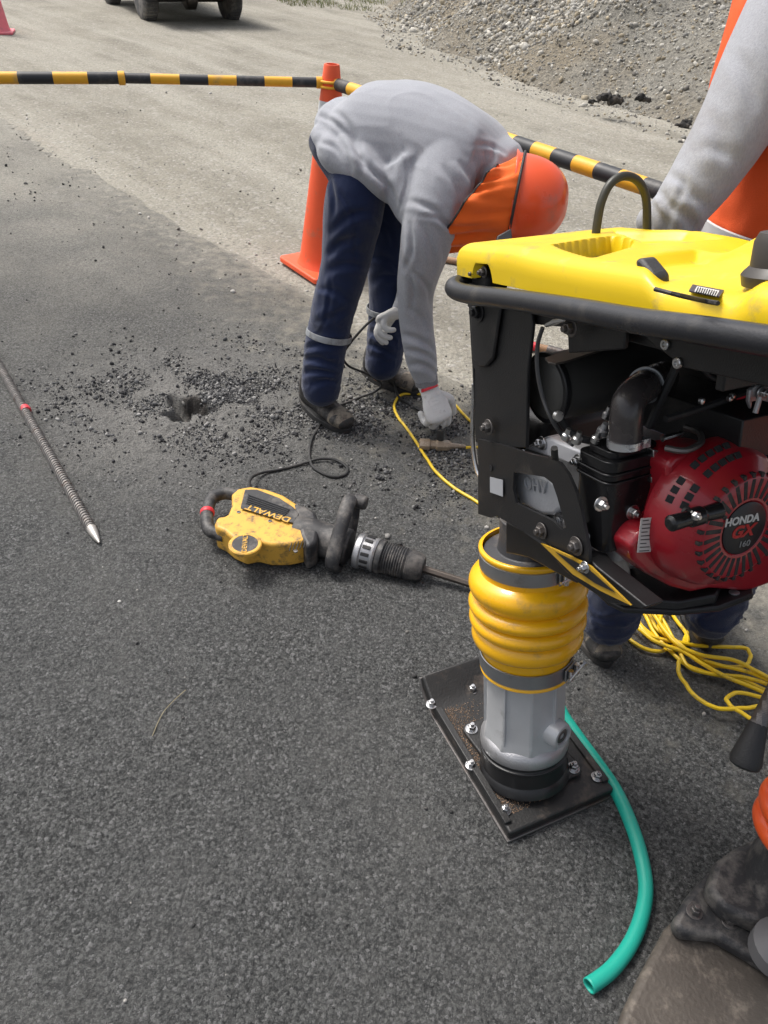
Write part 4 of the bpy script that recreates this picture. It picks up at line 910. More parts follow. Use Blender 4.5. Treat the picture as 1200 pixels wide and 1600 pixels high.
# silencer / air cleaner drum behind the bracket with heat shield
ca, cw, cc = .165, -.095, lc(PAp(845, 608, .165))[2]; cwp = lc(PAp(847, 608, .165))[1]
b = MB(); b.lathe(LP(ca, cwp, cc), RW, [(0, .040), (.004, .046), (.012, .049), (.05, .0505), (.20, .0505), (.21, .046)], 40); b.build('air_cleaner', pm('matt_black_plastic', (.055, .054, .050), .55, dirt=(.05, .045, .04), dirt_amt=.15), ram)
b = MB(); b.lathe(LP(ca, cwp+.004, cc), RW, [(0, .0535), (.010, .0535)], 40); b.build('cleaner_rim', BLACKP, ram, bevel=.002)
b = MB(); b.prism([PCp(x, y, .995) for x, y in ((851, 562), (857, 569), (868, 571), (885, 567), (1000, 530), (1014, 522), (1006, 517), (975, 519))], RN*.003); b.build('heat_shield', pm('shield_brown_black', (.065, .056, .048), .4), ram, bevel=.0008)
# elbow and ribbed hose
el = [PAp(977, 692, .33), PAp(978, 670, .33), PAp(979, 646, .33), PAp(984, 624, .325), PAp(1000, 608, .31), PAp(1020, 596, .28), PAp(1038, 588, .25)]
P = cat(el, 7); r_ = [.0215+.0014*math.sin(i*1.9)*(i > 27) for i in range(len(P))]; b = MB(); b.tube(P, r_, 26); b.build('intake_elbow', pm('glossy_rubber', (.05, .044, .044), .25, dirt=(.10, .09, .08), dirt_amt=.2), ram)
ce = el[0]; cn_ = (el[1]-el[0]).normalized(); b = MB(); b.lathe(ce-cn_*.004, cn_, [(0, .0222), (0, .0240), (.010, .0240), (.010, .0222)], 36); b.box(ce+cn_*.0015+RU*.016+RW*.018, RW*.007, RU*.004, cn_*.006); b.build('hose_clamp', pm('bright_clamp', (.66, .67, .69), .25, metal=.85, bump=.5, bscale=150), ram)
dd = (P[34]-P[30]).normalized(); b = MB(); b.lathe(P[31], dd, [(0, .023), (0, .025), (.006, .025), (.006, .023)], 36); b.build('hose_clamp', CLAMP, ram)
# carburettor box
bc_ = PAp(990, 778, .335); aB, wB, cB = lc(bc_)
def CB_(a, w_, c): return LP(aB+a, wB+w_, cB+c)
def rbox(c0, c1, ha, hw_, r_):
    pts = []
    for k, (sa, sw) in enumerate(((1, 1), (-1, 1), (-1, -1), (1, -1))):
        for j in range(5):
            t = math.pi/2*(j/4+k); pts.append(CB_(-.03+sa*(ha-r_)+r_*math.sin(math.pi/2-t) if 0 else -.03+sa*(ha-r_)+r_*math.cos(t-0)*1., sw*(hw_-r_)+r_*math.sin(t), c0))
    return pts, RN*(c1-c0)
b = MB()
for c0, c1, ha, hw_ in ((-.072, .030, .036, .050), (.030, .034, .0385, .053), (.034, .042, .036, .050), (.042, .046, .0385, .053), (.046, .062, .036, .050)):
    p_, dv = rbox(c0, c1, ha, hw_, .014); b.prism(p_, dv)
p_, dv = rbox(.062, .072, .028, .040, .012); b.prism(p_, dv); b.build('intake_box', BLACKG, ram, bevel=.0012)
for px, py in ((938, 787), (988, 800)): bolt(ram, PAp(px, py, aB+.006), RU, .0072, .008)
b = MB(); b.lathe(CB_(-.03, 0, -.105), RN, [(0, .014), (.004, .024), (.03, .025), (.034, .02)], 24); b.build('carburettor_bowl', ALU, ram, bevel=.001)
bolt(ram, CB_(-.03, -.0, -.106), RN*-1, .006, .006)
# engine: cylinder head with valve cover
hd = [(800, 716), (822, 697), (850, 683), (905, 702), (928, 716), (925, 750), (905, 800), (890, 836), (868, 826), (838, 806), (803, 790)]
b = MB(); b.prism([PWp(x, y, -.085) for x, y in hd], RW*.05); b.build('cylinder_head', ALU, ram, bevel=.006)
vc = [(802, 738), (815, 734), (856, 745), (868, 755), (878, 795), (866, 806), (848, 806), (812, 788), (803, 765)]
b = MB(); b.prism([PWp(x, y, -.112) for x, y in vc], RW*.03); b.build('valve_cover', pm('valve_cover_paint', (.46, .47, .49), .4, metal=.25, bump=.3), ram, bevel=.007, seg=3)
tx = PWp(860, 766, -.112)-PWp(808, 752, -.112); ty = PWp(832, 740, -.112)-PWp(834, 775, -.112)
text('OHV', .029, PWp(836, 759, -.1145), tx, ty, pm('embossed_grey', (.5, .51, .53), .35, metal=.5), ram, 'lettering', ext=.0015)
b = MB(); b.prism([PWp(x, y, -.10) for x, y in ((821, 702), (848, 687), (858, 684), (925, 712), (920, 733), (882, 724), (850, 712))], RW*.03); b.build('head_flange', pm('clean_aluminium', (.80, .80, .82), .4, metal=.3), ram, bevel=.004)
for px, py, v_ in ((847, 692, -.102), (905, 720, -.102), (812, 786, -.10), (871, 815, -.10), (818, 712, -.102)): bolt(ram, PWp(px, py, v_), RW*-1, .007, .008)
b = MB(); b.prism([PWp(x, y, -.095) for x, y in ((803, 780), (830, 790), (860, 806), (886, 800), (888, 832), (876, 834), (856, 822), (806, 796))], RW*.02); b.build('gasket_flange', ALU, ram, bevel=.002)
b = MB(); b.box(LP(.245, -.01, .77), RU*.06, RW*.09, RN*.09); b.build('cylinder_block', ALU, ram, bevel=.01)
for k in range(6): b = MB(); b.box(LP(.22, -.055, .70+.022*k), RU*.075, RW*.055, RN*.0025); b.build('cooling_fin', pm('dark_cast', (.10, .10, .105), .5, metal=.6), ram)
b = MB(); b.prism([PAp(x, y, .31) for x, y in ((918, 835), (950, 830), (985, 880), (990, 920), (950, 905), (920, 872))], RU*-.06); b.build('crank_housing', ALU, ram, bevel=.004)
for px, py in ((953, 888), (965, 905), (982, 908)): bolt(ram, PAp(px, py, .313), RU, .006, .006, mat=DSTEEL)
# red shroud
FA = .375
rs_ = [(1044, 728), (1054, 716), (1070, 709), (1110, 703), (1160, 706), (1200, 718), (1240, 750), (1262, 800), (1255, 860), (1225, 905), (1170, 925), (1110, 920), (1080, 926), (1050, 918), (1012, 898), (990, 876), (984, 854), (1000, 832), (1032, 815), (1044, 775)]
b = MB(); b.prism([PAp(x, y, FA) for x, y in rs_], RU*-.065); b.build('fan_housing', RED, ram, bevel=.006, seg=3)
RC = PAp(1164, 826, .44); ra, rw, rc_ = lc(RC)
b = MB(); b.lathe(LP(FA-.012, rw, rc_), RU, [(0, .104), (.010, .104), (.022, .103), (.042, .099), (.056, .092), (.066, .078), (.074, .074), (.0765, .070), (.0765, .040), (.074, .037)], 64); rcv = b.build('recoil_cover', RED, ram)
zf = FA-.012+.0765
for k in range(30):
    a = 2*math.pi*k/30+.05; rr_ = RW*math.cos(a)+RN*math.sin(a); tt = RU.cross(rr_)
    b = MB(); b.box(LP(zf-.001, rw, rc_)+rr_*.0565, rr_*.0135, tt*.0032, RU*.0016); b.build('slot', BLACKR, rcv, bevel=.0008)
    if k % 1 == 0: b = MB(); b.box(LP(zf-.004, rw, rc_)+(rr_*.0745), rr_*.0035, tt*.0026, RU*.0035); b.build('slot', BLACKR, rcv, bevel=.0006)
for k in range(9):
    a = math.radians(92+k*7.6); rr_ = RW*math.cos(a)+RN*math.sin(a); tt = RU.cross(rr_)
    if k == 5: continue
    for r0, h0 in ((.0955, .0495), (.1025, .0300)):
        b = MB(); ou = (RU*.75+rr_*.66).normalized(); al = (rr_*.75-RU*.66).normalized(); b.box(LP(FA-.012+h0+.0015, rw, rc_)+rr_*r0, al*.0046, tt*.0048, ou*.002); b.build('slot', BLACKR, rcv, bevel=.0005)
b = MB(); b.lathe(LP(zf-.004, rw, rc_), RU, [(0, .0375), (.004, .0375), (.006, .034), (.006, 0)], 48, caps=False); b.build('badge', pm('badge_black', (.02, .02, .021), .4), rcv)
# lettering runs level in the photograph: its baseline lies along the picture's rising diagonal
lx = (PAp(1190, 815, zf)-PAp(1140, 825, zf)).normalized(); ly = RU.cross(lx)
zt_ = zf+.0025; pc = PAp(1162, 828, zt_)
text('HONDA', .0155, PAp(1160, 813, zt_), lx, ly, LABELW, ram, 'lettering', ext=.0004, sx=1.05, bold=.0005)
text('GX', .0235, PAp(1160, 831, zt_), lx, ly, pm('badge_red', (.45, .02, .02), .4), ram, 'lettering', ext=.0004, sx=1.15, shear=.2, bold=.0009)
text('160', .013, PAp(1163, 850, zt_), lx, ly, pm('badge_grey', (.25, .25, .25), .4), ram, 'lettering', ext=.0004, sx=1.1)
# pull grip
g0 = PAp(1044, 819, .455); g1 = PAp(1127, 796, .455); gd = (g1-g0).normalized(); gl = (g1-g0).length
b = MB(); b.lathe(g0, gd, [(0, .006), (.004, .0105), (gl*.36, .0095), (gl*.40, .012), (gl*.60, .012), (gl*.64, .0095), (gl-.004, .011), (gl, .007)], 20); b.build('pull_grip', BLACKG, ram, bevel=.0008)
bolt(ram, PAp(1083, 804, .468), RU, .006, .006, washer=False)
b = MB(); b.cyl(g0.lerp(g1, .5), g0.lerp(g1, .5)+RU*-.016, .006, .008); b.build('rope_guide', BLACKR, ram)
# stickers on the shroud
for quad, n_ in ((((1001, 810), (1021, 808), (1016, 862), (995, 863)), 9),):
    b = MB(); p4 = [PAp(x, y, FA+.0015+.0135*(n_ < 8)) for x, y in quad]; b.prism(p4, RU*.0008); st = b.build('warning_label', LABELW, ram)
    for k in range(n_):
        f = (k+.6)/n_; l0 = p4[0].lerp(p4[3], f); l1 = p4[1].lerp(p4[2], f); b = MB(); d_ = l1-l0; b.tube([l0+d_*.14+RU*.0010, l0+d_*(.86 if k % 3 else .6)+RU*.0010], .0007, 4); b.build('print', DARKG, st)
# engine bed plate
b = MB(); b.prism([PCp(x, y, .635) for x, y in ((845, 855), (910, 900), (950, 938), (975, 950), (1060, 954), (1125, 948), (1178, 928), (1176, 918), (1110, 900), (1000, 850))], RN*-.010); b.build('bed_plate', BLACKP, ram, bevel=.003)
b = MB(); b.prism([PCp(x, y, .65) for x, y in ((930, 890), (985, 935), (1060, 940), (1120, 930), (1130, 905), (1000, 860))], RN*-.016); b.build('bed_plate', BLACKP, ram, bevel=.003)
b = MB(); b.lathe(PCp(1147, 926, .6352), RN, [(0, .008), (.0012, .008)], 16); b.build('bolt_hole', ALU, ram)
# fuel tap, cables, levers, odd fittings in the dark bay
def wire(pts, r_, mat, name='cable', n=6): b = MB(); b.tube(cat(pts, n), r_, 8); return b.build(name, mat, ram)
wire([PWp(848, 512, -.15), PWp(840, 540, -.15), PWp(840, 580, -.15), PWp(848, 620, -.145), PWp(862, 655, -.14), PWp(880, 682, -.12), PAp(895, 695, .27)], .0030, pm('grey_cable', (.06, .06, .062), .3), 'throttle_cable')
b = MB(); b.prism([PWp(x, y, -.150) for x, y in ((849, 507), (862, 499), (886, 497), (882, 503), (866, 506), (851, 512))], RW*.012); b.build('cable_clip', STEEL, ram, bevel=.0015)
wire([PAp(1058, 570, .33), PAp(1035, 620, .32), PAp(1014, 668, .31)], .006, BLACKR, 'fuel_pipe')
wire([PAp(866, 700, .25), PAp(870, 725, .24), PAp(890, 745, .24), PAp(912, 740, .26)], .005, BLACKR, 'fuel_pipe')
wire([PAp(872, 648, .25), PAp(885, 668, .25), PAp(905, 684, .26), PAp(930, 690, .27)], .0055, BLACKR, 'choke_lever')
b = MB(); b.lathe(PAp(870, 649, .262), RU, [(0, .007), (.006, .007)], 16); b.build('lever_pin', STEEL, ram)
for (px, py, v_, r_) in ((883, 686, .28, .006), (900, 691, .29, .007), (930, 690, .29, .007), (940, 678, .29, .008), (946, 652, .28, .006)):
    b = MB(); b.lathe(PAp(px, py, v_), (RN+RU*.4), [(0, r_), (.008, r_), (.010, r_*.6), (.018, r_*.5)], 12); b.build('fitting', STEEL if r_ < .0075 else ALU, ram)
b = MB(); b.prism([PAp(x, y, .345) for x, y in ((1021, 703), (1058, 711), (1056, 724), (1021, 716))], RU*-.02); b.build('governor_plate', STEEL, ram, bevel=.001)
b = MB(); b.prism([PAp(x, y, .345) for x, y in ((1018, 746), (1035, 747), (1034, 755), (1018, 755))], RU*-.015); b.build('governor_tab', STEEL, ram, bevel=.001)
wire([PCp(x, y, .90) for x, y in ((1040, 700), (1070, 704), (1095, 692), (1092, 676), (1070, 668))], .0045, DSTEEL, 'governor_arm')
wire([PCp(x, y, .905) for x, y in ((1035, 686), (1055, 680), (1065, 676))], .004, STEEL, 'governor_rod')
b = MB(); kk = [(1172, 610), (1182, 602), (1200, 600), (1225, 604), (1225, 622), (1205, 630), (1188, 625), (1176, 628), (1174, 640), (1170, 628)]
b.prism([PAp(x, y, .40) for x, y in kk], RU*-.006); b.build('lever_bracket', ALU, ram, bevel=.0015)
bolt(ram, PAp(1190, 613, .402), RU, .006, .006)
wire([PAp(1188, 620, .41), PAp(1184, 632, .41), PAp(1180, 645, .41)], .0035, ALU, 'lever_pin')
wire([PAp(x, y, .36) for x, y in ((1040, 655), (1090, 640), (1140, 622), (1175, 610))], .005, BLACKR, 'control_rod')
for px, py in ((1094, 626), (1142, 618), (1138, 622), (1120, 568), (1126, 574), (1115, 578)):
    b = MB(); b.lathe(PAp(px, py, .37), RU, [(0, .0042), (.005, .0042), (.006, .002)], 8); b.build('fitting', STEEL, ram)
b = MB(); b.tube(cat([PAp(x, y, .36) for x, y in ((1148, 620), (1160, 618), (1172, 612))], 3), .0045, 8); b.build('red_lead', REDT, ram)
for pts in (((1070, 566), (1100, 575), (1130, 562), (1155, 572)), ((1090, 560), (1112, 590), (1160, 600)), ((1185, 650), (1195, 680), (1205, 730)), ((1165, 560), (1160, 585), (1172, 600))):
    wire([PAp(x, y, .37) for x, y in pts], .003, BLACKR, 'cable')
b = MB(); pth = cat([PWp(x, y, -.02) for x, y in ((741, 600), (739, 650), (740, 700), (746, 735), (754, 748))], 5); b.tube(pth, .005, 8); b.build('guard_rod', STEEL, ram)

# ------------------------------------------------------------------ second rammer at the lower right corner
S2 = V(.715, .60, 0); r2 = thing('tamping_rammer', 'second rammer cut off at the lower right, orange bellows and worn brown shoe', 'tamping rammer', S2)
D2 = V(-.55, -.835, 0).normalized(); Q2 = V(-D2.y, D2.x, 0)
if Q2.x > 0: Q2 = -Q2
def S(a, w_, z): return S2 + D2*a + Q2*w_ + Z*z
prof = [(-.17, .03), (-.17, .008), (.10, .006), (.16, .014), (.20, .036), (.225, .07), (.215, .075), (.185, .048), (.14, .034), (.08, .030)]
def slab(pts, z0, z1): b = MB(); b.prism([V(p.x, p.y, z0) for p in [G(x, y, z1) for x, y in pts]], Z*(z1-z0)); return b
slab(((1120, 1395), (1078, 1412), (1040, 1448), (1003, 1516), (975, 1575), (952, 1640), (985, 1740), (1230, 1760), (1300, 1560), (1290, 1430), (1200, 1395)), .008, .040).build('shoe', WORN, r2, bevel=.014, seg=4)
slab(((1150, 1345), (1105, 1362), (1072, 1400), (1050, 1440), (1066, 1458), (1120, 1462), (1172, 1492), (1230, 1530), (1330, 1470), (1330, 1350), (1230, 1320)), .042, .078).build('foot', HAMB, r2, bevel=.012, seg=3)
slab(((1150, 1322), (1118, 1345), (1106, 1385), (1130, 1418), (1185, 1442), (1250, 1440), (1310, 1380), (1290, 1310), (1210, 1296)), .080, .125).build('foot_casting', HAMB, r2, bevel=.012, seg=3)
for px, py in ((1085, 1425), (1140, 1440)): bolt(r2, G(px, py, .078), Z, .010, .012, mat=DSTEEL)
ax2 = (V(0, 0, 1) - D2*.27).normalized(); o2 = S(-.03, -.0, .05)
o2 = G(1312, 1266, .30) - ax2*.25
b = MB(); b.lathe(o2, ax2, [(-.02, .095), (.12, .085), (.14, .085)], 40); b.build('leg', HAMB, r2)
b = MB(); prof = [(.145, .093), (.155, .094)]+ridge(.155, .195, .118, .10)+ridge(.195, .232, .122, .102)+ridge(.232, .268, .118, .10)+ridge(.268, .30, .11, .09)+[(.32, .09)]
b.lathe(o2, ax2, prof, 56, caps=False); b.build('bellows', ORB, r2, ang=60)
b = MB(); b.lathe(o2, ax2, [(.315, .094), (.34, .095)], 48); b.build('clamp_band', CLAMP, r2)
b = MB(); b.box(o2+ax2*.44, D2*.10, Q2*.085, ax2*.10); b.build('crankcase', BLACKP, r2, bevel=.02)
U2 = -D2*1.0; e2 = o2+ax2*.62
b = MB(); b.lathe(e2-D2*-.04, D2*-1, [(0, .10), (.10, .10), (.14, .085), (.16, .06), (.16, 0)], 40, caps=False); b.cap(b.ring(e2+D2*.04, Q2, ax2, .10, .10, 40)); b.build('fan_housing', RED, r2, bevel=.004)
b = MB(); b.box(o2+ax2*.86, D2*.20, Q2*.13, ax2*.035); b.build('fuel_tank', ORANGE, r2, bevel=.02, seg=3)
tc2 = o2+ax2*.80; b = MB(); b.tube(cat([tc2+D2*.22+Q2*.17, tc2+D2*.25, tc2+D2*.22-Q2*.17, tc2-D2*.2-Q2*.18, tc2-D2*.42-Q2*.15, tc2-D2*.45, tc2-D2*.42+Q2*.15, tc2-D2*.2+Q2*.18], 7, closed=True), .014, 14, closed=True); b.build('guide_handle', TUBEB, r2)
b = MB()
for s_ in (-1, 1): b.box(o2+ax2*.66+Q2*.10*s_+D2*.05, D2*.05, Q2*.004, ax2*.17)
b.build('frame', BLACKP, r2, bevel=.002)
# spring lead ending in a rubber cone, hanging in front of it
c0 = D(1164, 1192, 1.10); c1_ = D(1186, 1128, 1.10); c2_ = D(1230, 1040, 1.08); cd_ = (c1_-c0).normalized()
b = MB(); b.lathe(c0-cd_*.008, cd_, [(0, .013), (.003, .020), (.012, .0225), (.045, .0165), (.068, .013)], 24); b.build('rubber_boot', BLACKR, r2, bevel=.001)
P = [c0+cd_*.055+(c2_-c0-cd_*.055)*(i/400) for i in range(401)]; x = cd_.orthogonal().normalized(); y = cd_.cross(x)
b = MB(); b.tube([p+(x*math.cos(i*.62)+y*math.sin(i*.62))*.0105 for i, p in enumerate(P)], .0022, 6); b.cyl(P[0], P[-1], .0085); b.build('spring_sleeve', DSTEEL, r2)
b = MB(); b.tube(cat([c2_, c2_+V(.05, .02, .05), o2+ax2*.50+Q2*-.02], 6), .009, 10); b.build('sleeve_bend', DSTEEL, r2)
b = MB(); b.lathe(G(1215, 1490, .10), Z, [(0, .05), (.03, .05), (.05, .03), (.055, .0)], 24); b.build('cap_cover', pm('grey_cover', (.11, .11, .115), .5), r2)

# ------------------------------------------------------------------ people
def nz(p, s, o=0.): return noise.noise(Vector((p.x*s+o, p.y*s-o, p.z*s+2*o)))
def folds(dirs, base=.0018):
    """dirs: (centre, radius, crease direction, wavelength, depth). Creases run along the direction"""
    D_ = [(Vector(c), r, Vector(d).normalized(), wl, dp) for c, r, d, wl, dp in dirs]
    def f(c, n):
        h = base*nz(c, 9, 3)+base*.5*nz(c, 23, 7)
        for ce, r, d, wl, dp in D_:
            q = c-ce; wgt = math.exp(-(q.length/r)**2)
            if wgt < .02: continue
            al = q.dot(d); pe = q-d*al
            v_ = Vector((pe.x/wl, pe.y/wl, pe.z/wl))+d*(al/(wl*9)); t = noise.noise(v_+Vector((ce.x*7, 3, ce.z*5)))
            h += dp*wgt*(math.exp(-abs(t)*9)-.35)*.75
        return h
    return f
def head(b, c, face, up, s=1.):
    side = up.cross(face).normalized(); up = face.cross(side).normalized()
    b.ell(c+up*.02*s, side*.078*s, face*.098*s, up*.10*s); b.ell(c-up*.055*s+face*.02*s, side*.056*s, face*.070*s, up*.062*s)
    b.ell(c+face*.098*s-up*.015*s, side*.012*s, face*.018*s, up*.026*s, 10, 8)
    for k in (-1, 1): b.ell(c+side*.079*s*k-up*.005*s, side*.008*s, face*.018*s, up*.032*s, 10, 8); b.ell(c+side*.035*k*s+face*.085*s+up*.022*s, side*.026*s, face*.010*s, up*.008*s, 8, 6)
    b.limb([(c+face*.084*s-up*.06*s-side*.018*s, .007*s, .007*s), (c+face*.088*s-up*.06*s, .008*s, .008*s), (c+face*.084*s-up*.06*s+side*.018*s, .007*s, .007*s)], up, 8, 2)
def eyes(par, c, face, up, s=1.):
    side = up.cross(face).normalized(); up = face.cross(side).normalized()
    for k in (-1, 1):
        b = MB(); b.ell(c+side*.031*k*s+face*.085*s+up*.004*s, side*.012*s, face*.009*s, up*.006*s, 10, 8); b.build('eye', pm('eye', (.12, .09, .08), .2), par)
def hand(par, wrist, dirn, palmn, big=1., curl=(.5, .6, .4), mat=None, name='glove', thumb=1, spread=.10, wr=.032):
    """palm, four fingers of unequal length with knuckle bends, thumb leaving the palm's side. palmn points out of the palm"""
    d = dirn.normalized(); pn = (palmn-d*palmn.dot(d)).normalized(); sd = d.cross(pn)*thumb
    B = big; b = MB(); b.limb([(wrist-d*.015, wr, wr*.8), (wrist+d*.02*B, wr, .022*B), (wrist+d*.055*B, .042*B, .020*B), (wrist+d*.088*B, .042*B, .018*B)], sd, 20, 3)
    for k, (o, ln, bs) in enumerate(((.031, .92, .092), (.011, 1., .096), (-.010, .95, .094), (-.030, .78, .086))):
        p = wrist+d*(bs-.012)*B+sd*o*B; dd = (d+sd*o*spread).normalized(); q = (palmn-dd*palmn.dot(dd)).normalized(); fr_ = .0118*B; pts = [(p, fr_, fr_)]
        for sg, (l, c_) in enumerate(zip((.044, .028, .024), curl)):
            a = c_*(1+.12*(k-1.5)); d2 = (dd*math.cos(a)+q*math.sin(a)).normalized(); q = (q*math.cos(a)-dd*math.sin(a)).normalized(); dd = d2
            p = p+dd*l*ln*B; pts.append((p, fr_-.0008*(sg+1), fr_-.0008*(sg+1)))
        b.limb(pts, sd, 10, 3)
    p = wrist+d*.030*B+sd*.034*B; t1 = (sd*.75+d*.7+pn*.35).normalized(); t2 = (sd*.15+d*.8+pn*.7).normalized()
    b.limb([(p-sd*.012, .015*B, .015*B), (p+t1*.032*B, .0135*B, .0135*B), (p+(t1*.040+t2*.028)*B, .012*B, .012*B), (p+(t1*.040+t2*.050)*B, .010*B, .010*B)], pn, 10, 3)
    return b.build(name, mat or GLOVE, par, remesh=.0026, smooth=2, fold=folds([(wrist+d*.04, .06, sd, .008, .0022)], .0007))
def boot(par, heel, toe, ank, sc_=1.):
    h = Vector((heel.x, heel.y, 0)); t = Vector((toe.x, toe.y, 0)); d = (t-h).normalized(); L = (t-h).length; s = V(-d.y, d.x, 0)
    b = MB()
    b.limb([(h+d*L*.16+Z*.055, .036, .045), (h+d*L*.40+Z*.058, .038, .042), (h+d*L*.65+Z*.048, .045, .032), (h+d*L*.84+Z*.046, .047, .031), (h+d*L*.92+Z*.043, .041, .027)], s, 20, 3)
    b.limb([(h+d*L*.20+Z*.06, .038, .046), (h+d*L*.24+Z*.11, .043, .050), (ank+Z*.03, .050, .054), (ank+Z*.07, .052, .056)], s, 20, 3)
    up = b.build('boot', LEATHER, par, remesh=.005, smooth=3, fold=folds([(h+d*L*.55+Z*.08, .06, s, .018, .006), (h+d*L*.22+Z*.11, .06, s, .02, .005)], .0015))
    def outline(k, z): return [h+d*(L*.5+L*.5*1.02*math.cos(a))+s*((.046+.006*math.cos(a))*k*math.sin(a)*(1-.12*math.cos(2*a)))+Z*z for a in np.linspace(0, 2*math.pi, 36)[:-1]]
    b = MB(); b.prism(outline(1.0, .003), Z*.024); b.build('sole', SOLE, up, bevel=.004)
    b = MB(); b.limb([(h+d*L*.78+Z*.046, .0475, .034), (h+d*L*.90+Z*.044, .043, .029)], s, 20, 3); b.build('toe_cap', TOEC, up, remesh=.004, smooth=2)
    for k in range(4):
        c = h+d*L*(.60-.075*k)+Z*(.082+.016*k); b = MB(); b.tube(cat([c-s*.024-Z*.008, c+Z*.004+d*.004, c+s*.024-Z*.008], 4), .0024, 6); b.build('lace', BLACKR, up)
    return up
def helmet(par, c, crown, face, s=1., mat=None):
    """c: centre of the rim"""
    crown = crown.normalized(); face = (face-crown*face.dot(crown)).normalized(); side = crown.cross(face); b = MB(); rs = []
    for j in range(15):
        th = math.pi/2*(j/14)*.985; z = math.sin(th)*1.06; r = math.cos(th)**.80
        ring = []
        for i in range(64):
            a = 2*math.pi*i/64; rx = .138*r; ry = .112*r; rid = .0045*math.exp(-((math.sin(a)*ry*1.0)/.014)**2)*min(1, z*1.6)+.003*math.exp(-((abs(math.sin(a))*ry-.045)/.007)**2)*min(1, z*1.6)*(z < .93)
            ring.append(b.bm.verts.new(c+(face*math.cos(a)*rx+side*math.sin(a)*ry)*s+crown*(.150*z+rid)*s))
        rs.append(ring)
    for p, q in zip(rs, rs[1:]): b.bridge(p, q)
    b.cap(rs[-1])
    br = [b.bm.verts.new(c+(face*math.cos(2*math.pi*i/64)*(.148+.045*max(0, math.cos(2*math.pi*i/64))**3)+side*math.sin(2*math.pi*i/64)*.120)*s-crown*.010*s) for i in range(64)]
    b.bridge(br, rs[0])
    o = b.build('helmet', mat or HELM, par, ang=60); m = o.modifiers.new('wall', 'SOLIDIFY'); m.thickness = .003; m.offset = -1
    return o

def proj(p):
    q = p-CAM; z = q.dot(FW); return 600+FPX*q.dot(RT)/z, 800-FPX*q.dot(UP)/z
def creases(lines, noise_f):
    """sewn-in pulls and folds of the cloth: (x0, y0, x1, y1, width, depth) measured on the photograph, pressed into the side facing the camera"""
    L_ = []
    for x0, y0, x1, y1, w_, dp in lines: l = math.hypot(x1-x0, y1-y0); L_.append((x0, y0, (x1-x0)/l, (y1-y0)/l, l, w_, dp))
    def f(c, n):
        h = noise_f(c, n)
        if n.dot(c-CAM) > 0: return h
        fade = min(1, -n.dot((c-CAM).normalized())*2); x, y = proj(c); x += 5*noise.noise(c*11); y += 5*noise.noise(c*11+Vector((5, 2, 1)))
        for x0, y0, dx, dy, l, w_, dp in L_:
            a = (x-x0)*dx+(y-y0)*dy
            if a < -8 or a > l+8: continue
            d = -(x-x0)*dy+(y-y0)*dx + l*.10*math.sin(math.pi*a/l)
            if abs(d) > w_*4: continue
            t = math.sin(math.pi*max(0, min(1, (a+8)/(l+16))))**.7
            h += fade*t*dp*(-math.exp(-(d/w_)**2)+.75*math.exp(-((d-1.9*w_)/(1.2*w_))**2)+.4*math.exp(-((d+2.0*w_)/(1.3*w_))**2))
        return h
    return f
# ---- the bending worker
p1 = thing('person', 'worker bent double in grey shirt, navy trousers and orange helmet, plugging in a cord', 'person', V(-.12, 2.5, 0))
AX = V(0.10, 1, 0)
nH, nK, nA = D(560, 290, 2.38), D(541, 410, 2.53), D(505, 585, 2.72)
fH, fK, fA = D(590, 262, 2.58), D(604, 410, 2.74), D(600, 548, 2.90)
tor = [(D(540, 194, 2.47), .150, .080), (D(562, 204, 2.46), .180, .140), (D(600, 216, 2.44), .190, .165), (D(650, 226, 2.42), .195, .175), (D(700, 236, 2.40), .200, .155), (D(745, 245, 2.40), .185, .120), (D(775, 256, 2.39), .125, .085)]
arm = [(D(694, 238, 2.32), .10, .10), (D(690, 285, 2.30), .092, .098), (D(676, 335, 2.31), .082, .088), (D(662, 395, 2.38), .074, .076), (D(650, 450, 2.48), .062, .062), (D(650, 500, 2.56), .055, .057), (D(658, 560, 2.64), .052, .054), (D(667, 598, 2.69), .037, .037)]
farm = [(D(735, 255, 2.56), .09, .09), (D(690, 340, 2.66), .075, .075), (D(655, 420, 2.74), .06, .06), (D(640, 465, 2.72), .05, .05), (D(628, 483, 2.70), .036, .036)]
b = MB()
sh = lambda secs, k: [(p, a*k, c*k) for p, a, c in secs]
b.limb(sh(tor, .8), AX); b.limb(sh(arm, .62), AX, 16); b.limb(sh(farm, .62), AX, 16)
b.limb([(nH, .07, .07), (nK, .05, .05), (nA, .035, .035), (D(500, 618, 2.78), .03, .03)], AX, 16); b.limb([(fH, .07, .07), (fK, .05, .05), (fA, .035, .035), (D(592, 585, 2.98), .03, .03)], AX, 16)
b.limb([(D(760, 250, 2.39), .06, .06), (D(805, 290, 2.37), .052, .052), (D(826, 305, 2.36), .055, .055)], AX, 16)
HC = D(802, 318, 2.35); fdir = (-UP*.85+FW*.2-RT*.15).normalized(); hup = (RT*.97-FW*.12-UP*.10).normalized()
head(b, HC, fdir, hup, .95)
b.build('body', SKIN, p1, remesh=.009, smooth=2)
eyes(p1, HC, fdir, hup, .95)
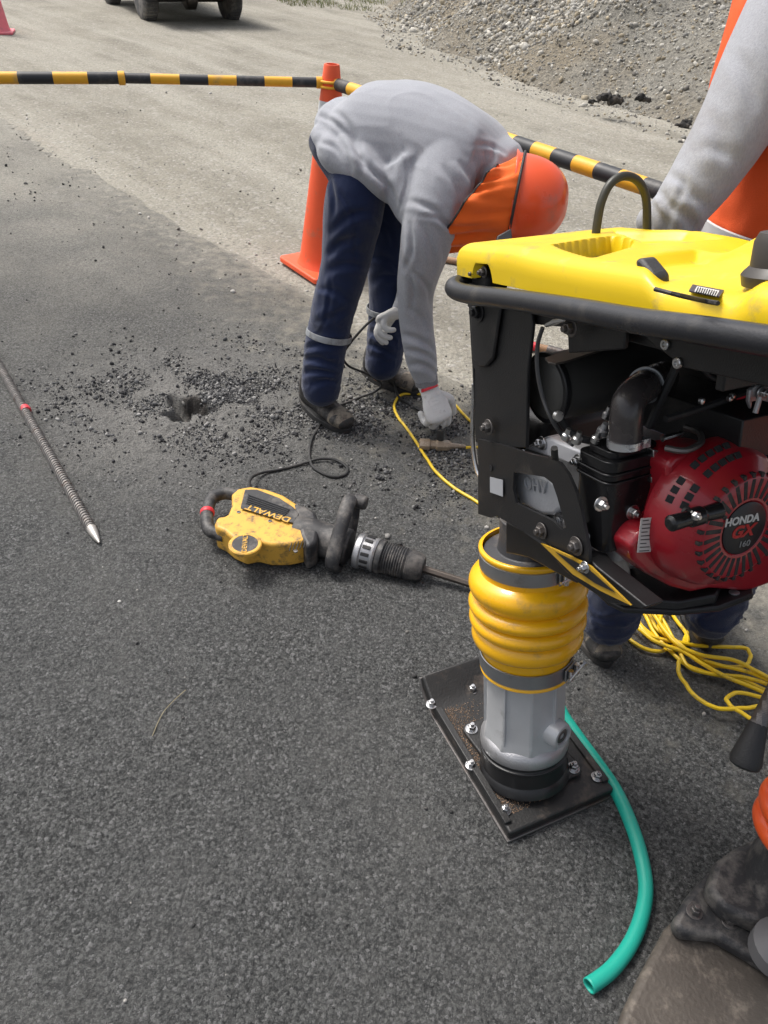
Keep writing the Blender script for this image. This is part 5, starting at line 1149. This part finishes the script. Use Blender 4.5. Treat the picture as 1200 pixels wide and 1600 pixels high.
# trousers
b = MB()
b.limb([(D(528, 225, 2.46), .140, .075), (D(560, 262, 2.46), .150, .095)], AX, 24)
b.limb([(nH, .085, .092), (D(552, 330, 2.43), .094, .096), (D(546, 375, 2.49), .085, .086), (D(538, 420, 2.54), .080, .080), (D(522, 480, 2.61), .073, .076), (D(509, 540, 2.68), .070, .074), (D(503, 588, 2.73), .068, .072), (D(502, 606, 2.75), .068, .072)], AX, 24)
b.limb([(fH, .10, .10), (D(600, 330, 2.64), .090, .092), (D(606, 410, 2.73), .076, .078), (D(608, 480, 2.82), .072, .074), (D(601, 548, 2.90), .070, .072), (D(598, 566, 2.92), .070, .072)], AX, 24)
fo = creases([(498, 250, 520, 340, 4, .005), (520, 360, 575, 330, 6, .008), (512, 400, 560, 372, 6, .008), (510, 425, 570, 420, 6, .007), (500, 450, 548, 470, 5, .006), (515, 440, 505, 510, 3, .004), (478, 545, 530, 538, 5, .009), (474, 562, 528, 570, 5, .009), (476, 585, 526, 584, 4, .008), (490, 600, 528, 596, 4, .006), (530, 300, 556, 400, 3, .004),
    (586, 400, 622, 418, 5, .007), (584, 440, 620, 430, 5, .006), (578, 520, 612, 528, 5, .008), (576, 540, 612, 552, 4, .007), (590, 340, 612, 380, 5, .006), (540, 480, 500, 500, 5, .005)],
    folds([(D(515, 560, 2.62), .16, V(.9, 0, .25), .035, .006), (D(600, 530, 2.82), .14, V(1, 0, .2), .035, .006)], .003))
b.build('trousers', NAVY, p1, remesh=.0062, smooth=2, fold=fo)
def band(c, ax, r1, r2, h, mat, name, par, lat=AX):
    b = MB(); ax = ax.normalized(); x = (lat-ax*lat.dot(ax)).normalized(); y = ax.cross(x); rs = [b.ring(c+ax*q, x, y, r1*k, r2*k, 40) for q, k in ((-h, 1.0), (-h*.95, 1.02), (0, 1.028), (h*.95, 1.02), (h, 1.0))]
    for v in [v for r in rs for v in r]: v.co += (v.co-c).normalized()*.003*nz(v.co, 30)
    for p, q in zip(rs, rs[1:]): b.bridge(p, q)
    return b.build(name, mat, par)
RB = pm('dirty_reflective_tape', (.34, .36, .38), .5, dirt=(.16, .16, .16), dirt_amt=.5, dirt_scale=25)
band(D(514, 523, 2.66), D(503, 588, 2.73)-D(522, 480, 2.61)+V(0, 0, 0), .0745, .0775, .011, RB, 'reflective_band', p1)
band(D(605, 484, 2.825), D(601, 548, 2.90)-D(608, 440, 2.75), .074, .076, .011, RB, 'reflective_band', p1)
boot(p1, G(470, 618, .02), G(545, 672, .02), D(503, 598, 2.75))
boot(p1, G(566, 576, .02), G(655, 612, .02), D(598, 560, 2.93))
# shirt
b = MB(); b.limb(tor, AX, 32); b.limb(arm, AX, 24); b.limb(farm, AX, 24)
b.limb([(D(524, 210, 2.46), .155, .05), (D(542, 226, 2.46), .175, .076), (D(566, 248, 2.45), .195, .080), (D(602, 280, 2.43), .175, .055), (D(622, 305, 2.42), .15, .035)], AX, 24)
b.limb([(D(556, 240, 2.38), .11, .07), (D(580, 258, 2.36), .11, .065), (D(604, 285, 2.36), .10, .05)], AX, 20)
b.limb([(D(690, 240, 2.36), .12, .11), (D(640, 270, 2.36), .12, .09), (D(655, 320, 2.34), .08, .08)], AX, 20)
b.limb([(D(640, 300, 2.38), .10, .06), (D(665, 330, 2.33), .07, .07)], AX, 16)
fo = creases([(496, 180, 526, 198, 4, .006), (526, 198, 566, 256, 5, .009), (512, 205, 548, 262, 4, .006), (520, 172, 568, 258, 5, .008), (568, 258, 624, 330, 5, .009), (505, 222, 535, 245, 4, .005), (545, 235, 600, 300, 4, .005),
    (644, 316, 704, 358, 5, .007), (664, 338, 712, 366, 4, .006), (696, 262, 718, 340, 6, .008), (660, 356, 676, 420, 5, .006), (722, 256, 736, 312, 5, .006), (744, 226, 786, 238, 3.5, .005), (756, 244, 740, 292, 5, .006), (770, 232, 760, 262, 4, .004),
    (626, 400, 642, 484, 5, .006), (648, 428, 673, 466, 4, .006), (672, 470, 676, 545, 5, .006), (626, 520, 684, 556, 5, .008), (630, 545, 684, 574, 4, .006), (638, 568, 682, 586, 4, .006), (640, 480, 668, 520, 5, .005), (622, 200, 624, 330, 2.2, .003), (690, 380, 684, 450, 5, .005), (640, 350, 632, 420, 4, .005), (612, 270, 630, 240, 6, .004)],
    folds([(D(680, 200, 2.2), .3, V(.7, 0, -.4), .09, .004)], .0016))
b.build('shirt', SHIRT, p1, remesh=.0062, smooth=3, fold=fo)
# gloves
wr = D(669, 604, 2.69); gd_ = D(692, 672, 2.71)-D(666, 604, 2.69)
g1_ = hand(p1, wr+(D(690, 650, 2.7)-wr)*.05, gd_, (-RT*.25+FW*.9-UP*.25), curl=(.85, 1.0, .7), thumb=1, wr=.037, big=1.22)
band(wr-gd_.normalized()*-.006, gd_, .036, .033, .006, REDT, 'cuff_band', g1_)
g2_ = hand(p1, D(630, 484, 2.70), -RT*.85-UP*.4-FW*.1, (-UP), curl=(.8, .9, .6), thumb=-1, wr=.030)
# helmet and neck cloth
band(D(666, 594, 2.685), D(667, 604, 2.69)-D(658, 560, 2.64), .0405, .0405, .014, cloth('ribbed_cuff', (.21, .21, .22), .25), 'shirt_cuff', p1)
helmet(p1, D(806, 312, 2.35)+hup*.0, hup, fdir, .96)
b = MB(); rows = []
c0, c1_ = D(806, 312, 2.35), D(736, 320, 2.36); NR = 26; NC = 110
side_ = hup.cross(fdir).normalized()
for i in range(NR):
    f = i/(NR-1); c = c0.lerp(c1_, f); row = []
    for j in range(NC):
        a = 2*math.pi*j/NC; ca_, sa_ = math.cos(a), math.sin(a)       # cos: face side (down)
        rf = (.132 + .012*f if ca_ > 0 else .132-.020*f); rsd = .112+.035*f
        cj = c - hup*(.070*ca_*f*f)
        p = cj + fdir*(ca_*rf) + side_*(sa_*rsd) + hup*(.02*(1-f)*0) - hup*(max(0, ca_)**2*.016*f)
        fl = noise.noise(Vector((math.cos(a)*2.6, math.sin(a)*2.6, f*.9)))*.030*math.sin(math.pi*min(1, f*1.0)*.55)+noise.noise(Vector((ca_*6.5, sa_*6.5, f*1.6+4)))*.020*(.20+f)
        p += (p-cj).normalized()*fl; row.append(b.bm.verts.new(p))
    rows.append(row)
for p, q in zip(rows, rows[1:]): b.bridge(p, q)
nc = b.build('neck_cloth', NCLOTH, p1, ang=180); m_ = nc.modifiers.new('wall', 'SOLIDIFY'); m_.thickness = .002
def trim(row_i, r_, nm): pass
tb = MB(); P = []
for j in range(NC):
    a = 2*math.pi*j/NC; c = c0.lerp(c1_, .0); P.append(c+fdir*(math.cos(a)*.136)+side_*(math.sin(a)*.116))
tb.tube(P, .0042, 8, closed=True); tb.build('black_trim', BLACKR, nc)
P = [v.co.copy() for v in []]
me_ = nc.data; base_ = Vector(p1.location); P = [me_.vertices[(NR-1)*NC+j].co+base_ for j in range(NC)]
tb = MB(); tb.tube(P, .0032, 6, closed=True); tb.build('black_trim', BLACKR, nc)
tb = MB(); tb.prism([D(774, 384, 2.24), D(777, 368, 2.24), D(799, 356, 2.24), D(802, 384, 2.24)], FW*.03); tb.build('chin_flap', DARKG, nc, bevel=.004)

# ---- the standing worker behind the rammer
p2 = thing('person', 'standing worker in orange vest over grey sleeves, cut off at the right edge', 'person', V(.76, 1.45, 0))
Fd = V(-.40, -.92, 0).normalized(); Ld = V(-Fd.y, Fd.x, 0)     # Ld points to the picture's right
C2 = V(.745, 1.46, 0)
Esh, Eel = D(1252, 5, 1.24), D(1062, 322, 1.27)
Ewr = D(1030, 500, 1.33)
a1 = [(D(1285, -50, 1.25), .085, .085), (Esh, .080, .080), (D(1198, 100, 1.24), .071, .071), (D(1152, 190, 1.25), .063, .063), (D(1103, 270, 1.26), .055, .055), (D(1066, 322, 1.27), .047, .047)]
a2 = [(D(1066, 322, 1.27), .047, .047), (D(1048, 372, 1.30), .043, .043), (D(1038, 430, 1.32), .038, .038), (Ewr, .032, .032)]
b = MB()
def C(a, l, z): return C2+Fd*a+Ld*l+Z*z
b.limb([(C(0, 0, .86), .15, .11), (C(0, 0, 1.1), .15, .10), (C(0, 0, 1.32), .17, .11)], Ld, 24); b.limb(sh(a1, .6), Ld, 14); b.limb(sh(a2, .6), Ld, 14)
b.limb([(C(.0, 0, 1.36), .055, .055), (C(.03, 0, 1.48), .052, .052)], Ld, 14); head(b, C(.05, 0, 1.58), Fd, Z)
b.limb([(C(0, .17, 1.34), .06, .06), (C(.02, .24, 1.08), .045, .045), (C(.20, .22, .96), .035, .035)], Fd, 14)
f1, f2 = G(945, 985, .08), G(1100, 975, .08)
for s_, f_ in ((-1, f1), (1, f2)): b.limb([(C(0, s_*.09, .84), .08, .08), ((C(.02, s_*.10, .84)+f_)/2, .055, .055), (f_+Z*.05, .04, .04)], Ld, 14)
b.build('body', SKIN, p2, remesh=.01, smooth=2); eyes(p2, C(.05, 0, 1.58), Fd, Z)
b = MB(); b.limb([(C(0, 0, .80), .165, .125), (C(0, 0, .95), .165, .125)], Ld, 24)
for s_, f_ in ((-1, f1), (1, f2)):
    mid = (C(.02, s_*.10, .84)+f_)/2
    b.limb([(C(0, s_*.085, .80), .105, .11), (mid+Z*.05, .085, .088), (f_+Z*.22, .074, .078), (f_+Z*.05, .072, .078)], Ld, 24)
fo = folds([(f1+Z*.10, .12, V(1, 0, .2), .03, .014), (f2+Z*.10, .12, V(1, 0, .2), .03, .014), (f1+Z*.4, .15, V(1, 0, .5), .05, .010)], .004)
b.build('trousers', NAVY, p2, remesh=.008, smooth=2, fold=fo)
h1, t1 = G(925, 985, .02), G(950, 1038, .02); h1 = t1+(h1-t1).normalized()*.27; boot(p2, h1, t1, V(f1.x, f1.y, .08)); 
h2, t2 = G(1095, 965, .02), G(1108, 1012, .02); h2 = t2+(h2-t2).normalized()*.27; boot(p2, h2, t2, V(f2.x, f2.y, .08))
b = MB(); b.limb(a1, Ld, 24); b.limb(a2, Ld, 20)
b.limb([(C(0, 0, .98), .160, .115), (C(0, 0, 1.2), .165, .115), (C(0, 0, 1.34), .19, .11), (C(0, 0, 1.42), .10, .07)], Ld, 24)
b.limb([(C(0, .18, 1.33), .08, .08), (C(.02, .25, 1.08), .06, .06), (C(.20, .23, .97), .045, .045)], Fd, 20)
b.limb([(D(1040, 335, 1.28), .034, .030), (D(1016, 346, 1.30), .026, .024)], Z, 16)
fo = creases([(1046, 272, 1078, 296, 7, .004), (1030, 300, 1046, 350, 7, .007), (1046, 318, 1086, 366, 8, .006), (1020, 320, 1040, 362, 6, .006), (1070, 262, 1052, 320, 5, .003), (1110, 180, 1130, 260, 14, .004), (1150, 80, 1180, 170, 14, .004), (1095, 230, 1150, 250, 10, .003), (1060, 300, 1110, 330, 9, .003)], folds([], .0014))
b.build('shirt', SHIRT, p2, remesh=.0055, smooth=3, fold=fo)
b = MB(); b.limb([(C(0, 0, .93), .188, .150), (C(0, 0, 1.05), .183, .145), (C(0, 0, 1.2), .182, .142), (C(0, 0, 1.33), .185, .130), (C(0, 0, 1.41), .125, .085)], Ld, 32)
b.limb([(D(1180, -30, 1.33), .03, .05), (D(1156, 50, 1.34), .028, .05), (D(1134, 120, 1.36), .026, .05), (D(1125, 190, 1.40), .03, .05)], Ld, 16)
b.build('vest', VEST, p2, remesh=.007, smooth=2, fold=folds([(C(.14, 0, 1.0), .2, V(1, 0, .6), .07, .010)], .004))
vb = MB(); rs = []
for q, k in ((-.030, 1.0), (-.028, 1.018), (.028, 1.018), (.030, 1.0)):
    rs.append(vb.ring(C(0, 0, 1.045+q), Ld, Fd, .186*k, .149*k, 60))
for p, q in zip(rs, rs[1:]): vb.bridge(p, q)
vb.build('reflective_band', pm('vest_band', (.50, .50, .50), .55, dirt=(.3, .29, .28), dirt_amt=.3), p2)
g3 = hand(p2, Ewr+V(0, 0, -.015), D(1022, 560, 1.30)-Ewr, FW, curl=(.6, .7, .4)); band(Ewr+V(0, 0, -.01), V(0, .2, 1), .036, .034, .006, REDT, 'cuff_band', g3)
hand(p2, C(.21, .22, .955), Fd*.8-Z*.4-Ld*.3, -Z, curl=(.6, .7, .4), thumb=-1)
helmet(p2, C(.05, 0, 1.63), Z, Fd, 1.)
